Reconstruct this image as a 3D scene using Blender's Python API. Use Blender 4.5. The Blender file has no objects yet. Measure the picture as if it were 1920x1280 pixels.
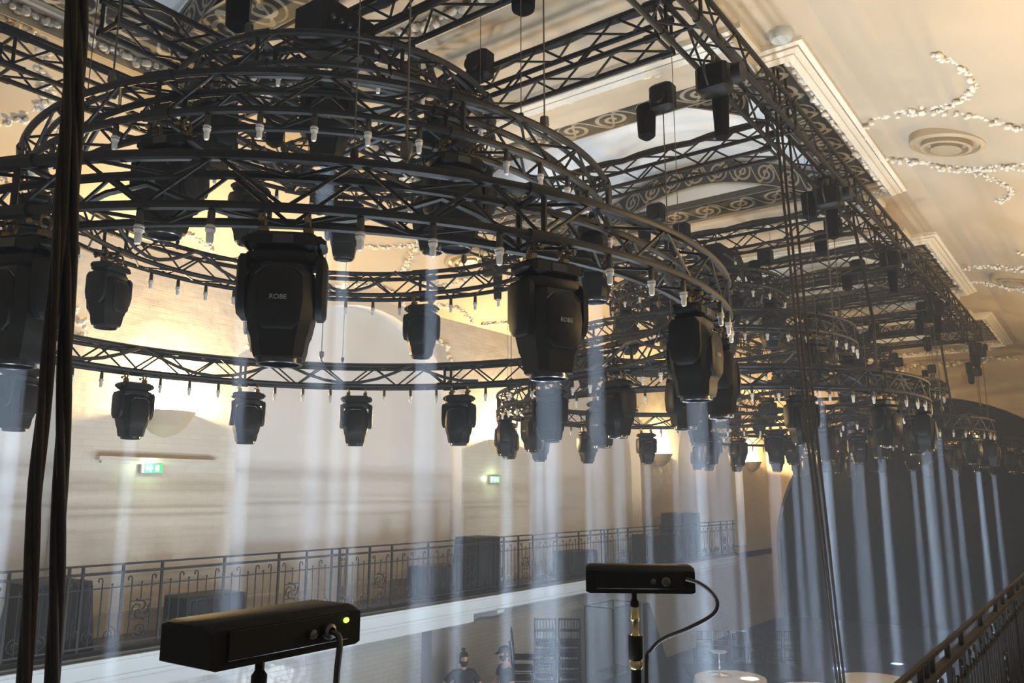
import bpy, math, random
from mathutils import Vector, Matrix
PI = math.pi
R = math.radians
rnd = random.Random(7)
S = bpy.context.scene
COL = S.collection

# ------------------------------------------------------------------ camera, world, exposure
EYE = 4.4                      # eye height over the hall floor
PITCH, YAW = R(10.6), R(36.26)
cam = bpy.data.cameras.new('camera')
cam.sensor_width = 36.0
cam.lens = 36.0 * 1521.0 / 1920.0
cam.clip_start = 0.02
cam.clip_end = 200
camo = bpy.data.objects.new('camera', cam)
COL.objects.link(camo)
camo.location = (0, 0, EYE)
camo.rotation_euler = (PI/2 + PITCH, 0, YAW - PI/2)
S.camera = camo

HAZE = 0.0037
world = bpy.data.worlds.new('hall_air')
S.world = world
world.use_nodes = True
wt = world.node_tree
wt.nodes.clear()
wo = wt.nodes.new('ShaderNodeOutputWorld')
wb = wt.nodes.new('ShaderNodeBackground')
wb.inputs[0].default_value = (0.5, 0.55, 0.6, 1)
wb.inputs[1].default_value = 0.05
wv = wt.nodes.new('ShaderNodeVolumeScatter')
wv.inputs['Color'].default_value = (0.93, 0.95, 1.0, 1)
wv.inputs['Density'].default_value = HAZE
wv.inputs['Anisotropy'].default_value = 0.0
wt.links.new(wb.outputs[0], wo.inputs['Surface'])
wt.links.new(wv.outputs[0], wo.inputs['Volume'])

S.view_settings.view_transform = 'Standard'
S.view_settings.look = 'None'
S.view_settings.gamma = 1
S.view_settings.use_curve_mapping = False
S.view_settings.exposure = 0.12
cy = S.cycles
cy.use_denoising = True
cy.max_bounces = 5
cy.diffuse_bounces = 3
cy.glossy_bounces = 2
cy.transmission_bounces = 3
cy.transparent_max_bounces = 8
cy.volume_bounces = 0
cy.caustics_reflective = False
cy.caustics_refractive = False
cy.sample_clamp_indirect = 4.0
cy.sample_clamp_direct = 0.0
cy.use_light_tree = True
cy.adaptive_threshold = 0.02

SCONCE_W, BEAM_W, BACK_FILL_W, FLOOR_FILL_W = 900.0, 54.0, 5.0, 180.0  # last two drive the added back and floor fill
SCONCE_COL, BEAM_COL, BACK_FILL_COL = (1.0, 0.68, 0.30), (0.60, 0.78, 1.0), (0.86, 0.93, 1.0)

def lamp(name, kind, loc, energy, col, **kw):
    l = bpy.data.lights.new(name, kind)
    l.energy = energy
    l.color = col
    for k, v in kw.items():
        setattr(l, k, v)
    o = bpy.data.objects.new(name, l)
    COL.objects.link(o)
    o.location = loc
    return o

# ambient fill lamps added at the unseen end behind the viewer
for i, wy in enumerate((1.6, 5.0, 8.4)):
    a = lamp('window_daylight', 'AREA', (-4.85, wy, EYE + 0.2), BACK_FILL_W, BACK_FILL_COL, shape='RECTANGLE', size=1.8, size_y=4.2)
    a.rotation_euler = (0, -PI/2, 0)

# cool white panels added as fill light on the unseen hall floor (their cases are built with the floor things)
FLOOR_FILLS = [(x, y) for x in (1.5, 5.3, 9.1, 12.6) for y in (1.9, 4.6)]
for fx, fy in FLOOR_FILLS:
    a = lamp('flood_light', 'AREA', (fx, fy, .20), FLOOR_FILL_W, (0.80, 0.90, 1.0), shape='RECTANGLE', size=1.1, size_y=.7)
    a.rotation_euler = (PI, 0, 0)

# ------------------------------------------------------------------ materials
def nodes(name):
    m = bpy.data.materials.new(name)
    m.use_nodes = True
    t = m.node_tree
    return m, t, t.nodes['Principled BSDF']

def mat(name, col, rough=0.5, metal=0.0, spec=0.5, var=0.0, scale=6.0, bump=0.0, bscale=40.0):
    m, t, b = nodes(name)
    b.inputs['Base Color'].default_value = (*col, 1)
    b.inputs['Roughness'].default_value = rough
    b.inputs['Metallic'].default_value = metal
    b.inputs['Specular IOR Level'].default_value = spec
    if var or bump:
        tc = t.nodes.new('ShaderNodeTexCoord')
    if var:
        n = t.nodes.new('ShaderNodeTexNoise')
        n.inputs['Scale'].default_value = scale
        n.inputs['Detail'].default_value = 5
        r = t.nodes.new('ShaderNodeValToRGB')
        r.color_ramp.elements[0].position = 0.3
        r.color_ramp.elements[1].position = 0.7
        r.color_ramp.elements[0].color = (*[c*(1-var) for c in col], 1)
        r.color_ramp.elements[1].color = (*[min(1, c*(1+var)) for c in col], 1)
        t.links.new(tc.outputs['Object'], n.inputs['Vector'])
        t.links.new(n.outputs['Fac'], r.inputs['Fac'])
        t.links.new(r.outputs['Color'], b.inputs['Base Color'])
    if bump:
        n2 = t.nodes.new('ShaderNodeTexNoise')
        n2.inputs['Scale'].default_value = bscale
        n2.inputs['Detail'].default_value = 4
        bp = t.nodes.new('ShaderNodeBump')
        bp.inputs['Strength'].default_value = bump
        bp.inputs['Distance'].default_value = 0.02
        t.links.new(tc.outputs['Object'], n2.inputs['Vector'])
        t.links.new(n2.outputs['Fac'], bp.inputs['Height'])
        t.links.new(bp.outputs['Normal'], b.inputs['Normal'])
    return m

def emit(name, col, strength):
    m, t, b = nodes(name)
    b.inputs['Base Color'].default_value = (*col, 1)
    b.inputs['Emission Color'].default_value = (*col, 1)
    b.inputs['Emission Strength'].default_value = strength
    return m

def brick_mat(name, col, mortar, rough):
    m, t, b = nodes(name)
    tc = t.nodes.new('ShaderNodeTexCoord')
    sp = t.nodes.new('ShaderNodeSeparateXYZ')
    cb = t.nodes.new('ShaderNodeCombineXYZ')
    ad = t.nodes.new('ShaderNodeMath')
    ad.operation = 'ADD'
    t.links.new(tc.outputs['Object'], sp.inputs[0])
    t.links.new(sp.outputs[0], ad.inputs[0])
    t.links.new(sp.outputs[1], ad.inputs[1])
    t.links.new(ad.outputs[0], cb.inputs[0])
    t.links.new(sp.outputs[2], cb.inputs[1])
    br = t.nodes.new('ShaderNodeTexBrick')
    br.inputs['Scale'].default_value = 1.0
    br.inputs['Brick Width'].default_value = 0.24
    br.inputs['Row Height'].default_value = 0.078
    br.inputs['Mortar Size'].default_value = 0.006
    br.inputs['Mortar Smooth'].default_value = 0.4
    br.inputs['Color1'].default_value = (*[c*0.97 for c in col], 1)
    br.inputs['Color2'].default_value = (*[min(1, c*1.03) for c in col], 1)
    br.inputs['Mortar'].default_value = (*mortar, 1)
    t.links.new(cb.outputs[0], br.inputs['Vector'])
    t.links.new(br.outputs['Color'], b.inputs['Base Color'])
    bp = t.nodes.new('ShaderNodeBump')
    bp.inputs['Strength'].default_value = 0.25
    bp.inputs['Distance'].default_value = 0.003
    bp.invert = True
    t.links.new(br.outputs['Fac'], bp.inputs['Height'])
    ns = t.nodes.new('ShaderNodeTexNoise')
    ns.inputs['Scale'].default_value = 3.5
    b2 = t.nodes.new('ShaderNodeBump')
    b2.inputs['Strength'].default_value = 0.5
    b2.inputs['Distance'].default_value = 0.02
    t.links.new(cb.outputs[0], ns.inputs['Vector'])
    t.links.new(ns.outputs['Fac'], b2.inputs['Height'])
    t.links.new(bp.outputs['Normal'], b2.inputs['Normal'])
    t.links.new(b2.outputs['Normal'], b.inputs['Normal'])
    b.inputs['Roughness'].default_value = rough
    return m

def frieze_mat(name, dark, light):
    """running spiral scrolls; u counts scrolls along the band, v runs 0..1 across it"""
    m, t, b = nodes(name)
    N, L = t.nodes, t.links
    uv = N.new('ShaderNodeUVMap')
    sp = N.new('ShaderNodeSeparateXYZ')
    L.new(uv.outputs[0], sp.inputs[0])
    def M(op, a, c=None):
        n = N.new('ShaderNodeMath')
        n.operation = op
        for i, x in enumerate((a, c)):
            if x is None:
                continue
            if isinstance(x, (int, float)):
                n.inputs[i].default_value = x
            else:
                L.new(x, n.inputs[i])
        return n.outputs[0]
    fu = M('SUBTRACT', M('FRACT', sp.outputs[0]), 0.5)
    par = M('SUBTRACT', M('MULTIPLY', M('FLOOR', M('MODULO', sp.outputs[0], 2.0)), 2.0), 1.0)
    fv = M('SUBTRACT', sp.outputs[1], 0.5)
    r = M('SQRT', M('ADD', M('MULTIPLY', fu, fu), M('MULTIPLY', fv, fv)))
    th = M('MULTIPLY', M('ARCTAN2', fv, fu), par)
    s = M('SINE', M('ADD', th, M('MULTIPLY', r, 30.0)))
    inside = M('LESS_THAN', r, 0.40)
    wave = M('LESS_THAN', M('ABSOLUTE', M('SUBTRACT', fv, M('MULTIPLY', M('SINE', M('MULTIPLY', sp.outputs[0], 6.283)), 0.36))), 0.06)
    edge = M('GREATER_THAN', M('ABSOLUTE', fv), 0.45)
    f = M('MAXIMUM', M('MAXIMUM', M('MULTIPLY', M('GREATER_THAN', s, 0.25), inside), wave), edge)
    mx = N.new('ShaderNodeMix')
    mx.data_type = 'RGBA'
    L.new(f, mx.inputs['Factor'])
    mx.inputs['A'].default_value = (*dark, 1)
    mx.inputs['B'].default_value = (*light, 1)
    L.new(mx.outputs['Result'], b.inputs['Base Color'])
    b.inputs['Roughness'].default_value = 0.6
    return m

M_wall = brick_mat('cream_painted_brick', (0.64, 0.585, 0.50), (0.60, 0.545, 0.465), 0.33)
M_recess = mat('pale_plaster', (0.66, 0.64, 0.61), 0.7, var=0.03, scale=1.2)
M_plaster = mat('cream_plaster', (0.45, 0.372, 0.272), 0.75, var=0.03, scale=0.7)
M_panel = mat('pale_grey_plaster', (0.62, 0.64, 0.66), 0.75, var=0.06, scale=0.5)
M_orn = mat('white_plaster_ornament', (0.74, 0.69, 0.60), 0.6, bump=0.6, bscale=25)
M_fascia = mat('white_fascia_paint', (0.46, 0.495, 0.50), 0.5)
M_tile = brick_mat('white_glazed_brick', (0.52, 0.515, 0.49), (0.45, 0.445, 0.42), 0.18)
M_grey = mat('grey_plaster', (0.30, 0.30, 0.30), 0.6)
M_soffit = mat('soffit_plaster', (0.42, 0.43, 0.42), 0.7)
M_frieze = frieze_mat('scroll_frieze', (0.022, 0.020, 0.017), (0.27, 0.235, 0.17))
M_darkband = mat('dark_moulding', (0.045, 0.042, 0.036), 0.5)
M_floor = mat('dark_blue_carpet', (0.018, 0.026, 0.050), 0.85, spec=0.1, var=0.25, scale=3)
M_board = mat('dark_floor_board', (0.06, 0.05, 0.045), 0.5)
M_drape = mat('black_drape', (0.004, 0.004, 0.0045), 0.95, spec=0.1)
M_truss = mat('black_truss_paint', (0.008, 0.007, 0.006), 0.5, spec=0.25)
M_plastic = mat('black_plastic', (0.006, 0.0056, 0.005), 0.5, spec=0.18)
M_shell = mat('black_satin_shell', (0.007, 0.0065, 0.0055), 0.42, spec=0.2)
M_bracket = mat('bronze_bracket', (0.16, 0.12, 0.06), 0.35, 0.8)
M_logo = mat('logo_grey', (0.25, 0.24, 0.22), 0.4)
M_lens = emit('lamp_lens', (0.75, 0.87, 1.0), 1.6)
M_lensring = mat('lens_ring', (0.02, 0.022, 0.025), 0.25)
M_sock = mat('black_socket', (0.02, 0.018, 0.016), 0.4)
M_collar = mat('white_lamp_collar', (0.42, 0.40, 0.37), 0.35)
M_bulb = mat('frosted_bulb', (0.5, 0.48, 0.44), 0.18)
M_iron = mat('wrought_iron', (0.014, 0.011, 0.009), 0.5, 0.0, spec=0.3)
M_box = mat('black_speaker_paint', (0.010, 0.0105, 0.013), 0.7, bump=0.3, bscale=120)
M_grille = mat('speaker_grille', (0.012, 0.012, 0.013), 0.7, bump=0.6, bscale=260)
M_rope = mat('brown_black_cable', (0.014, 0.0095, 0.006), 0.6, spec=0.2, var=0.3, scale=30)
M_cable = mat('black_cable', (0.012, 0.012, 0.012), 0.5)
M_wire = mat('steel_wire', (0.12, 0.11, 0.09), 0.4, 0.7)
M_steel = mat('worn_steel', (0.10, 0.095, 0.085), 0.35, 0.9)
M_brass = mat('worn_brass_clamp', (0.42, 0.34, 0.18), 0.35, 0.8, var=0.3, scale=60)
M_device = mat('matt_black_case', (0.006, 0.0055, 0.005), 0.6, spec=0.15, bump=0.1, bscale=400)
M_led = emit('green_led', (0.45, 1.0, 0.05), 4.0)
M_exit = emit('exit_green', (0.05, 0.55, 0.16), 0.9)
M_exitw = emit('exit_white', (0.8, 1.0, 0.85), 1.3)
M_glow = emit('sconce_lamp', (1.0, 0.82, 0.5), 40.0)
M_cloth = mat('white_tablecloth', (0.72, 0.72, 0.72), 0.8)
M_chair = mat('black_chair_lacquer', (0.008, 0.008, 0.009), 0.6, spec=0.15)
M_cushion = mat('grey_seat_pad', (0.015, 0.016, 0.02), 0.85, spec=0.15)
M_skin = mat('skin', (0.42, 0.25, 0.17), 0.55)
M_shirt = mat('black_shirt', (0.018, 0.019, 0.024), 0.8)
M_jeans = mat('dark_trousers', (0.022, 0.026, 0.040), 0.8)
M_hair = mat('dark_hair', (0.018, 0.013, 0.010), 0.6)
M_mask = mat('black_face_mask', (0.015, 0.015, 0.016), 0.8)
M_silver = mat('polished_silver', (0.75, 0.75, 0.75), 0.2, 1.0)
M_vent = mat('cream_vent_metal', (0.45, 0.36, 0.24), 0.45, 0.2)
def glass_mat():
    m, t, b = nodes('clear_sheet')
    t.nodes.remove(b)
    out = t.nodes['Material Output']
    tr = t.nodes.new('ShaderNodeBsdfTransparent')
    tr.inputs[0].default_value = (0.85, 0.9, 0.92, 1)
    gl = t.nodes.new('ShaderNodeBsdfGlossy')
    gl.inputs['Roughness'].default_value = 0.1
    mx = t.nodes.new('ShaderNodeMixShader')
    mx.inputs[0].default_value = 0.1
    t.links.new(tr.outputs[0], mx.inputs[1])
    t.links.new(gl.outputs[0], mx.inputs[2])
    t.links.new(mx.outputs[0], out.inputs[0])
    return m
M_glass = glass_mat()

# ------------------------------------------------------------------ mesh helpers
class MB:
    def __init__(s):
        s.v, s.f, s.uv = [], [], {}
    def add(s, vs, fs):
        o = len(s.v)
        s.v += [tuple(p) for p in vs]
        s.f += [tuple(i + o for i in f) for f in fs]
        return s
    def quad(s, a, b, c, d, uv=None):
        s.add((a, b, c, d), ((0, 1, 2, 3),))
        if uv:
            s.uv[len(s.f) - 1] = uv
        return s
    def box(s, c, d, m=None, bev=0.0, taper=(1, 1)):
        x, y, z = (q/2 for q in d)
        tx, ty = taper
        if bev <= 0:
            vs = [(-x*tx, -y*ty, -z), (x*tx, -y*ty, -z), (x*tx, y*ty, -z), (-x*tx, y*ty, -z), (-x, -y, z), (x, -y, z), (x, y, z), (-x, y, z)]
            fs = [(3, 2, 1, 0), (4, 5, 6, 7), (0, 1, 5, 4), (1, 2, 6, 5), (2, 3, 7, 6), (3, 0, 4, 7)]
            return s._put(vs, fs, c, m)
        b = min(bev, x*.95, y*.95, z*.95)
        secs = []
        for zz, inset, k in ((-z, b, 1), (-z + b, 0, 1), (z - b, 0, 0), (z, b, 0)):
            qx, qy = x*(tx if k else 1) - inset, y*(ty if k else 1) - inset
            secs.append([(-qx, -qy + b, zz), (-qx + b, -qy, zz), (qx - b, -qy, zz), (qx, -qy + b, zz), (qx, qy - b, zz), (qx - b, qy, zz), (-qx + b, qy, zz), (-qx, qy - b, zz)])
        vs = [p for q in secs for p in q]
        fs = [tuple(range(7, -1, -1)), tuple(range(24, 32))]
        for k in range(3):
            for i in range(8):
                j = (i + 1) % 8
                fs.append((k*8 + i, k*8 + j, k*8 + 8 + j, k*8 + 8 + i))
        return s._put(vs, fs, c, m)
    def _put(s, vs, fs, c=(0, 0, 0), m=None):
        c = Vector(c)
        if m is None:
            return s.add([Vector(p) + c for p in vs], fs)
        return s.add([m @ Vector(p) + c for p in vs], fs)
    def tube(s, pts, r, n=6, closed=False, cap=True):
        pts = [Vector(p) for p in pts]
        k = len(pts)
        rr = r if isinstance(r, (list, tuple)) else [r]*k
        T = []
        for i in range(k):
            a = pts[(i - 1) % k] if (closed or i) else pts[i]
            b = pts[(i + 1) % k] if (closed or i < k - 1) else pts[i]
            d = b - a
            T.append(d.normalized() if d.length > 1e-9 else Vector((0, 0, 1)))
        up = Vector((0, 0, 1)) if abs(T[0].z) < 0.9 else Vector((1, 0, 0))
        nrm = (up - T[0]*up.dot(T[0])).normalized()
        vs = []
        for i in range(k):
            nrm = nrm - T[i]*nrm.dot(T[i])
            if nrm.length < 1e-6:
                nrm = T[i].orthogonal()
            nrm.normalize()
            bn = T[i].cross(nrm)
            for j in range(n):
                a = 2*PI*j/n
                vs.append(pts[i] + (nrm*math.cos(a) + bn*math.sin(a))*rr[i])
        fs = []
        for i in range(k if closed else k - 1):
            i2 = (i + 1) % k
            for j in range(n):
                j2 = (j + 1) % n
                fs.append((i*n + j, i*n + j2, i2*n + j2, i2*n + j))
        if cap and not closed:
            fs.append(tuple(range(n - 1, -1, -1)))
            fs.append(tuple((k - 1)*n + j for j in range(n)))
        return s.add(vs, fs)
    def bars(s, pts, r, n=5):
        """straight rods joint to joint (a zigzag of welded lacing)"""
        for a, b in zip(pts[:-1], pts[1:]):
            s.tube((a, b), r, n, cap=False)
        return s
    def loft(s, secs, cap=True):
        n = len(secs[0])
        vs = [p for q in secs for p in q]
        fs = []
        for k in range(len(secs) - 1):
            for i in range(n):
                j = (i + 1) % n
                fs.append((k*n + i, k*n + j, k*n + n + j, k*n + n + i))
        if cap:
            fs.append(tuple(range(n - 1, -1, -1)))
            fs.append(tuple((len(secs) - 1)*n + i for i in range(n)))
        return s.add(vs, fs)
    def lathe(s, prof, n=16, c=(0, 0, 0), m=None, cap=True):
        vs, fs = [], []
        for r, z in prof:
            for i in range(n):
                a = 2*PI*i/n
                vs.append((r*math.cos(a), r*math.sin(a), z))
        for k in range(len(prof) - 1):
            for i in range(n):
                j = (i + 1) % n
                fs.append((k*n + i, k*n + j, k*n + n + j, k*n + n + i))
        if cap:
            fs.append(tuple(range(n - 1, -1, -1)))
            fs.append(tuple((len(prof) - 1)*n + i for i in range(n)))
        return s._put(vs, fs, c, m)
    def prism(s, poly, axis, a, b):
        """poly of 2-D points pushed along axis from a to b"""
        def P(p, t):
            return {'x': (t, p[0], p[1]), 'y': (p[0], t, p[1]), 'z': (p[0], p[1], t)}[axis]
        return s.loft([[P(p, a) for p in poly], [P(p, b) for p in poly]])
    def blob(s, c, r, sq=(1, 1, 1), n=6):
        prof = [(math.sin(PI*k/4)*r, -math.cos(PI*k/4)*r) for k in range(5)]
        prof[0] = (r*0.05, -r)
        prof[-1] = (r*0.05, r)
        return s.lathe(prof, n, c, Matrix.Diagonal(sq))
    def mesh(s, name, m, smooth=40):
        me = bpy.data.meshes.new(name)
        me.from_pydata(s.v, [], s.f)
        if s.uv:
            u = me.uv_layers.new(name='UVMap')
            for fi, uv in s.uv.items():
                for k, li in enumerate(me.polygons[fi].loop_indices):
                    u.data[li].uv = uv[k]
        me.materials.append(m)
        me.update()
        if smooth:
            me.polygons.foreach_set('use_smooth', [True]*len(me.polygons))
            me.set_sharp_from_angle(angle=R(smooth))
        return me
    def obj(s, name, m, parent=None, smooth=40, loc=None):
        o = bpy.data.objects.new(name, s.mesh(name, m, smooth))
        COL.objects.link(o)
        if parent is not None:
            o.parent = parent
        if loc is not None:
            o.location = loc
        return o

def tag(o, label=None, cat=None, group=None, kind=None):
    for k, v in (('label', label), ('category', cat), ('group', group), ('kind', kind)):
        if v:
            o[k] = v
    return o
def thing(name, label, cat, loc=(0, 0, 0), rz=0.0, group=None):
    o = bpy.data.objects.new(name, None)
    COL.objects.link(o)
    o.location = loc
    o.rotation_euler = (0, 0, rz)
    return tag(o, label, cat, group)
KIDS = {}
def kids(o):
    return [c for c in o.children]
def dup(o, loc=None, rz=None, label=None, group=None, parent=None):
    if o.name not in KIDS:
        KIDS[o.name] = kids(o)
    c = o.copy()
    COL.objects.link(c)
    if parent is not None:
        c.parent = parent
    for ch in KIDS[o.name]:
        dup(ch, parent=c)
    if loc is not None:
        c.location = loc
    if rz is not None:
        c.rotation_euler = (0, 0, rz)
    if label:
        c['label'] = label
    if group:
        c['group'] = group
    return c
def struct(mb, name, m, smooth=0):
    return tag(mb.obj(name, m, None, smooth), kind='structure')
ORD = ['zeroth', 'first', 'second', 'third', 'fourth', 'fifth', 'sixth', 'seventh', 'eighth', 'ninth', 'tenth', 'eleventh', 'twelfth', 'thirteenth', 'fourteenth', 'fifteenth',
       'sixteenth', 'seventeenth', 'eighteenth', 'nineteenth', 'twentieth'] + ['twenty-' + q for q in ('first', 'second', 'third', 'fourth', 'fifth', 'sixth', 'seventh', 'eighth', 'ninth')]

# ------------------------------------------------------------------ the hall
XA, XB = -5.0, 30.2            # ends of the hall
YN, YW = -0.7, 10.4            # near wall, far wall
YC = 4.85                      # axis of the hall
BF = EYE - 1.75                # balcony floor
FAR_END = 23.4
BAY = 7.6
ARCH_C = [9.9 + BAY*k for k in range(-2, 3)]
ARCH_W, ARCH_R = 2.6, 2.6
SPRING = EYE + 0.67
H = lambda up: EYE + up

# floor
struct(MB().quad((XA, YN, 0), (XB + 4, YN, 0), (XB + 4, YW, 0), (XA, YW, 0)), 'floor', M_floor)

def long_wall(name, Y, out):
    """wall with blind round arches; out = +1 when the outside lies towards +Y"""
    top = H(3.42)
    w, rec = MB(), MB()
    D = 0.28*out
    xs = XA
    def q(mb, x0, z0, x1, z1, y=Y):
        mb.quad((x0, y, z0), (x1, y, z0), (x1, y, z1), (x0, y, z1))
    for c in ARCH_C:
        l, r_ = max(XA, c - ARCH_W), min(XB, c + ARCH_W)
        if r_ <= XA + .1 or l >= XB - .1:
            continue
        q(w, xs, BF - .4, l, top)
        n = 28
        pts = [(c - ARCH_R*math.cos(PI*i/n), SPRING + ARCH_R*math.sin(PI*i/n)) for i in range(n + 1)]
        pts = [(min(max(x, XA), XB), z) for x, z in pts]
        lim = top + .02
        for (x0, z0), (x1, z1) in zip(pts[:-1], pts[1:]):
            w.quad((x0, Y, z0), (x1, Y, z1), (x1, Y, lim), (x0, Y, lim))
            rec.quad((x0, Y, z0), (x1, Y, z1), (x1, Y + D, z1), (x0, Y + D, z0))
            rec.quad((x0, Y + D, BF), (x1, Y + D, BF), (x1, Y + D, z1), (x0, Y + D, z0))
        for x in (l, r_):
            rec.quad((x, Y, BF), (x, Y + D, BF), (x, Y + D, SPRING), (x, Y, SPRING))
        q(w, l, BF - .4, r_, BF)
        xs = r_
    if xs < XB:
        q(w, xs, BF - .4, XB, top)
    struct(w, 'wall_' + name, M_wall)
    struct(rec, 'trim_' + name + '_arch_recess', M_recess, 30)
long_wall('left', YW, 1)
long_wall('right', YN, -1)
lw = MB()
for Y in (YW, YN):
    lw.quad((XA, Y, 0), (XB, Y, 0), (XB, Y, BF - .2), (XA, Y, BF - .2))
struct(lw, 'wall_lower', M_tile)
# unseen back end; its three tall windows are made up to hold the fill
wb_ = MB()
zs = (0, H(-1.9), H(2.3), H(4.6))
ys = [YN, .7, 2.5, 4.1, 5.9, 7.5, 9.3, YW]
for i in range(7):
    for j in range(3):
        if i % 2 == 1 and j == 1:
            continue
        wb_.quad((XA, ys[i], zs[j]), (XA, ys[i+1], zs[j]), (XA, ys[i+1], zs[j+1]), (XA, ys[i], zs[j+1]))
struct(wb_, 'wall_back', M_plaster)
for i in (1, 3, 5):
    wf = MB()
    y0, y1 = ys[i], ys[i+1]
    for y in (y0, (y0 + y1)/2, y1):
        wf.box((XA, y, (zs[1] + zs[2])/2), (.08, .06, zs[2] - zs[1]))
    for k in range(4):
        wf.box((XA, (y0 + y1)/2, zs[1] + (zs[2] - zs[1])*k/3), (.08, y1 - y0, .06))
    wf.quad((XA - .05, y0, zs[1]), (XA - .05, y1, zs[1]), (XA - .05, y1, zs[2]), (XA - .05, y0, zs[2]))
    struct(wf, 'window_%d' % ((i + 1)//2), M_fascia)

# end wall with the big round arch, black drapes behind it
SC, SR, SS = 5.0, 5.2, H(-2.0)
ew = MB()
n = 40
ap = [(SC - SR*math.cos(PI*i/n), SS + SR*math.sin(PI*i/n)) for i in range(n + 1)]
for (y0, z0), (y1, z1) in zip(ap[:-1], ap[1:]):
    ew.quad((XB, y0, z0), (XB, y1, z1), (XB, y1, H(4.8)), (XB, y0, H(4.8)))
    ew.quad((XB, y0, z0), (XB, y1, z1), (XB + .35, y1, z1), (XB + .35, y0, z0))
for y0, y1 in ((YN, SC - SR), (SC + SR, YW)):
    ew.quad((XB, y0, 0), (XB, y1, 0), (XB, y1, H(4.8)), (XB, y0, H(4.8)))
for y in (SC - SR, SC + SR):
    ew.quad((XB, y, 0), (XB + .35, y, 0), (XB + .35, y, SS), (XB, y, SS))
struct(ew, 'wall_end', M_plaster)
dr = MB()
n = 260
row = []
for i in range(n + 1):
    y = YN - .4 + (YW - YN + .8)*i/n
    row.append((XB + .75 + .05*math.sin(i*0.23) + .02*math.sin(i*.41), y))
for (x0, y0), (x1, y1) in zip(row[:-1], row[1:]):
    dr.quad((x0, y0, 0.01), (x1, y1, 0.01), (x1, y1, H(3.6)), (x0, y0, H(3.6)))
tag(dr.obj('stage_curtain', M_drape, None, 60), 'wide black curtain filling the arched opening at the far end', 'curtain')

# ceiling: flat strip with coffers, coved sides
HC = 4.35
CY0, CY1 = 2.05, 7.6
COF = [(-.6, 5.15), (7.0, 12.75), (14.4, 20.15), (22.0, 27.75)]
NX, NY = .55, .40             # the ears cut out of the coffer outline
prof = [(2.75, 4.35), (3.1, 4.31), (3.5, 4.2), (3.9, 4.06), (4.35, 3.9), (4.8, 3.76), (5.15, 3.64), (5.4, 3.53), (5.55, 3.42)]
cl = MB()
for sgn in (-1, 1):
    p = [(YC + sgn*d, H(u)) for d, u in prof]
    for (y0, z0), (y1, z1) in zip(p[:-1], p[1:]):
        cl.quad((XA, y0, z0), (XB, y0, z0), (XB, y1, z1), (XA, y1, z1))
ymin, ymax = YC - 2.75, YC + 2.75
xs = XA
for x0, x1 in COF:
    hx0, hx1, hy0, hy1 = x0 + NX + .2, x1 - NX - .2, ymin + .19, ymax - .19
    cl.quad((xs, ymin, H(HC)), (hx0, ymin, H(HC)), (hx0, ymax, H(HC)), (xs, ymax, H(HC)))
    for y0, y1 in ((ymin, hy0), (hy1, ymax)):
        cl.quad((hx0, y0, H(HC)), (hx1, y0, H(HC)), (hx1, y1, H(HC)), (hx0, y1, H(HC)))
    xs = hx1
cl.quad((xs, ymin, H(HC)), (XB, ymin, H(HC)), (XB, ymax, H(HC)), (xs, ymax, H(HC)))
struct(cl, 'ceiling', M_plaster, 60)

def garland(mb, path, r, step, jit=1.0):
    d = 0.0
    for a, b in zip(path[:-1], path[1:]):
        a, b = Vector(a), Vector(b)
        L_ = (b - a).length
        k = max(1, int(L_/step))
        for i in range(k):
            p = a.lerp(b, i/k) + Vector([rnd.uniform(-1, 1)*r*.8*jit for _ in range(3)])
            q = r*rnd.uniform(.55, 1.05)
            mb.blob(p, q, (rnd.uniform(.7, 1.3), rnd.uniform(.7, 1.3), rnd.uniform(.6, 1)), 5)

def strip_frame(mb, x0, x1, y0, y1, w, z, h=0.0, m=None):
    """flat picture-frame band of width w inside the rectangle"""
    a = [(x0, y0), (x1, y0), (x1, y1), (x0, y1)]
    b = [(x0 + w, y0 + w), (x1 - w, y0 + w), (x1 - w, y1 - w), (x0 + w, y1 - w)]
    for i in range(4):
        j = (i + 1) % 4
        L_ = math.dist(a[i], a[j])
        k = L_/w
        mb.quad((*a[i], z), (*a[j], z), (*b[j], z + h), (*b[i], z + h), ((0, 0), (k, 0), (k - 1, 1), (1, 1)))

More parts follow.
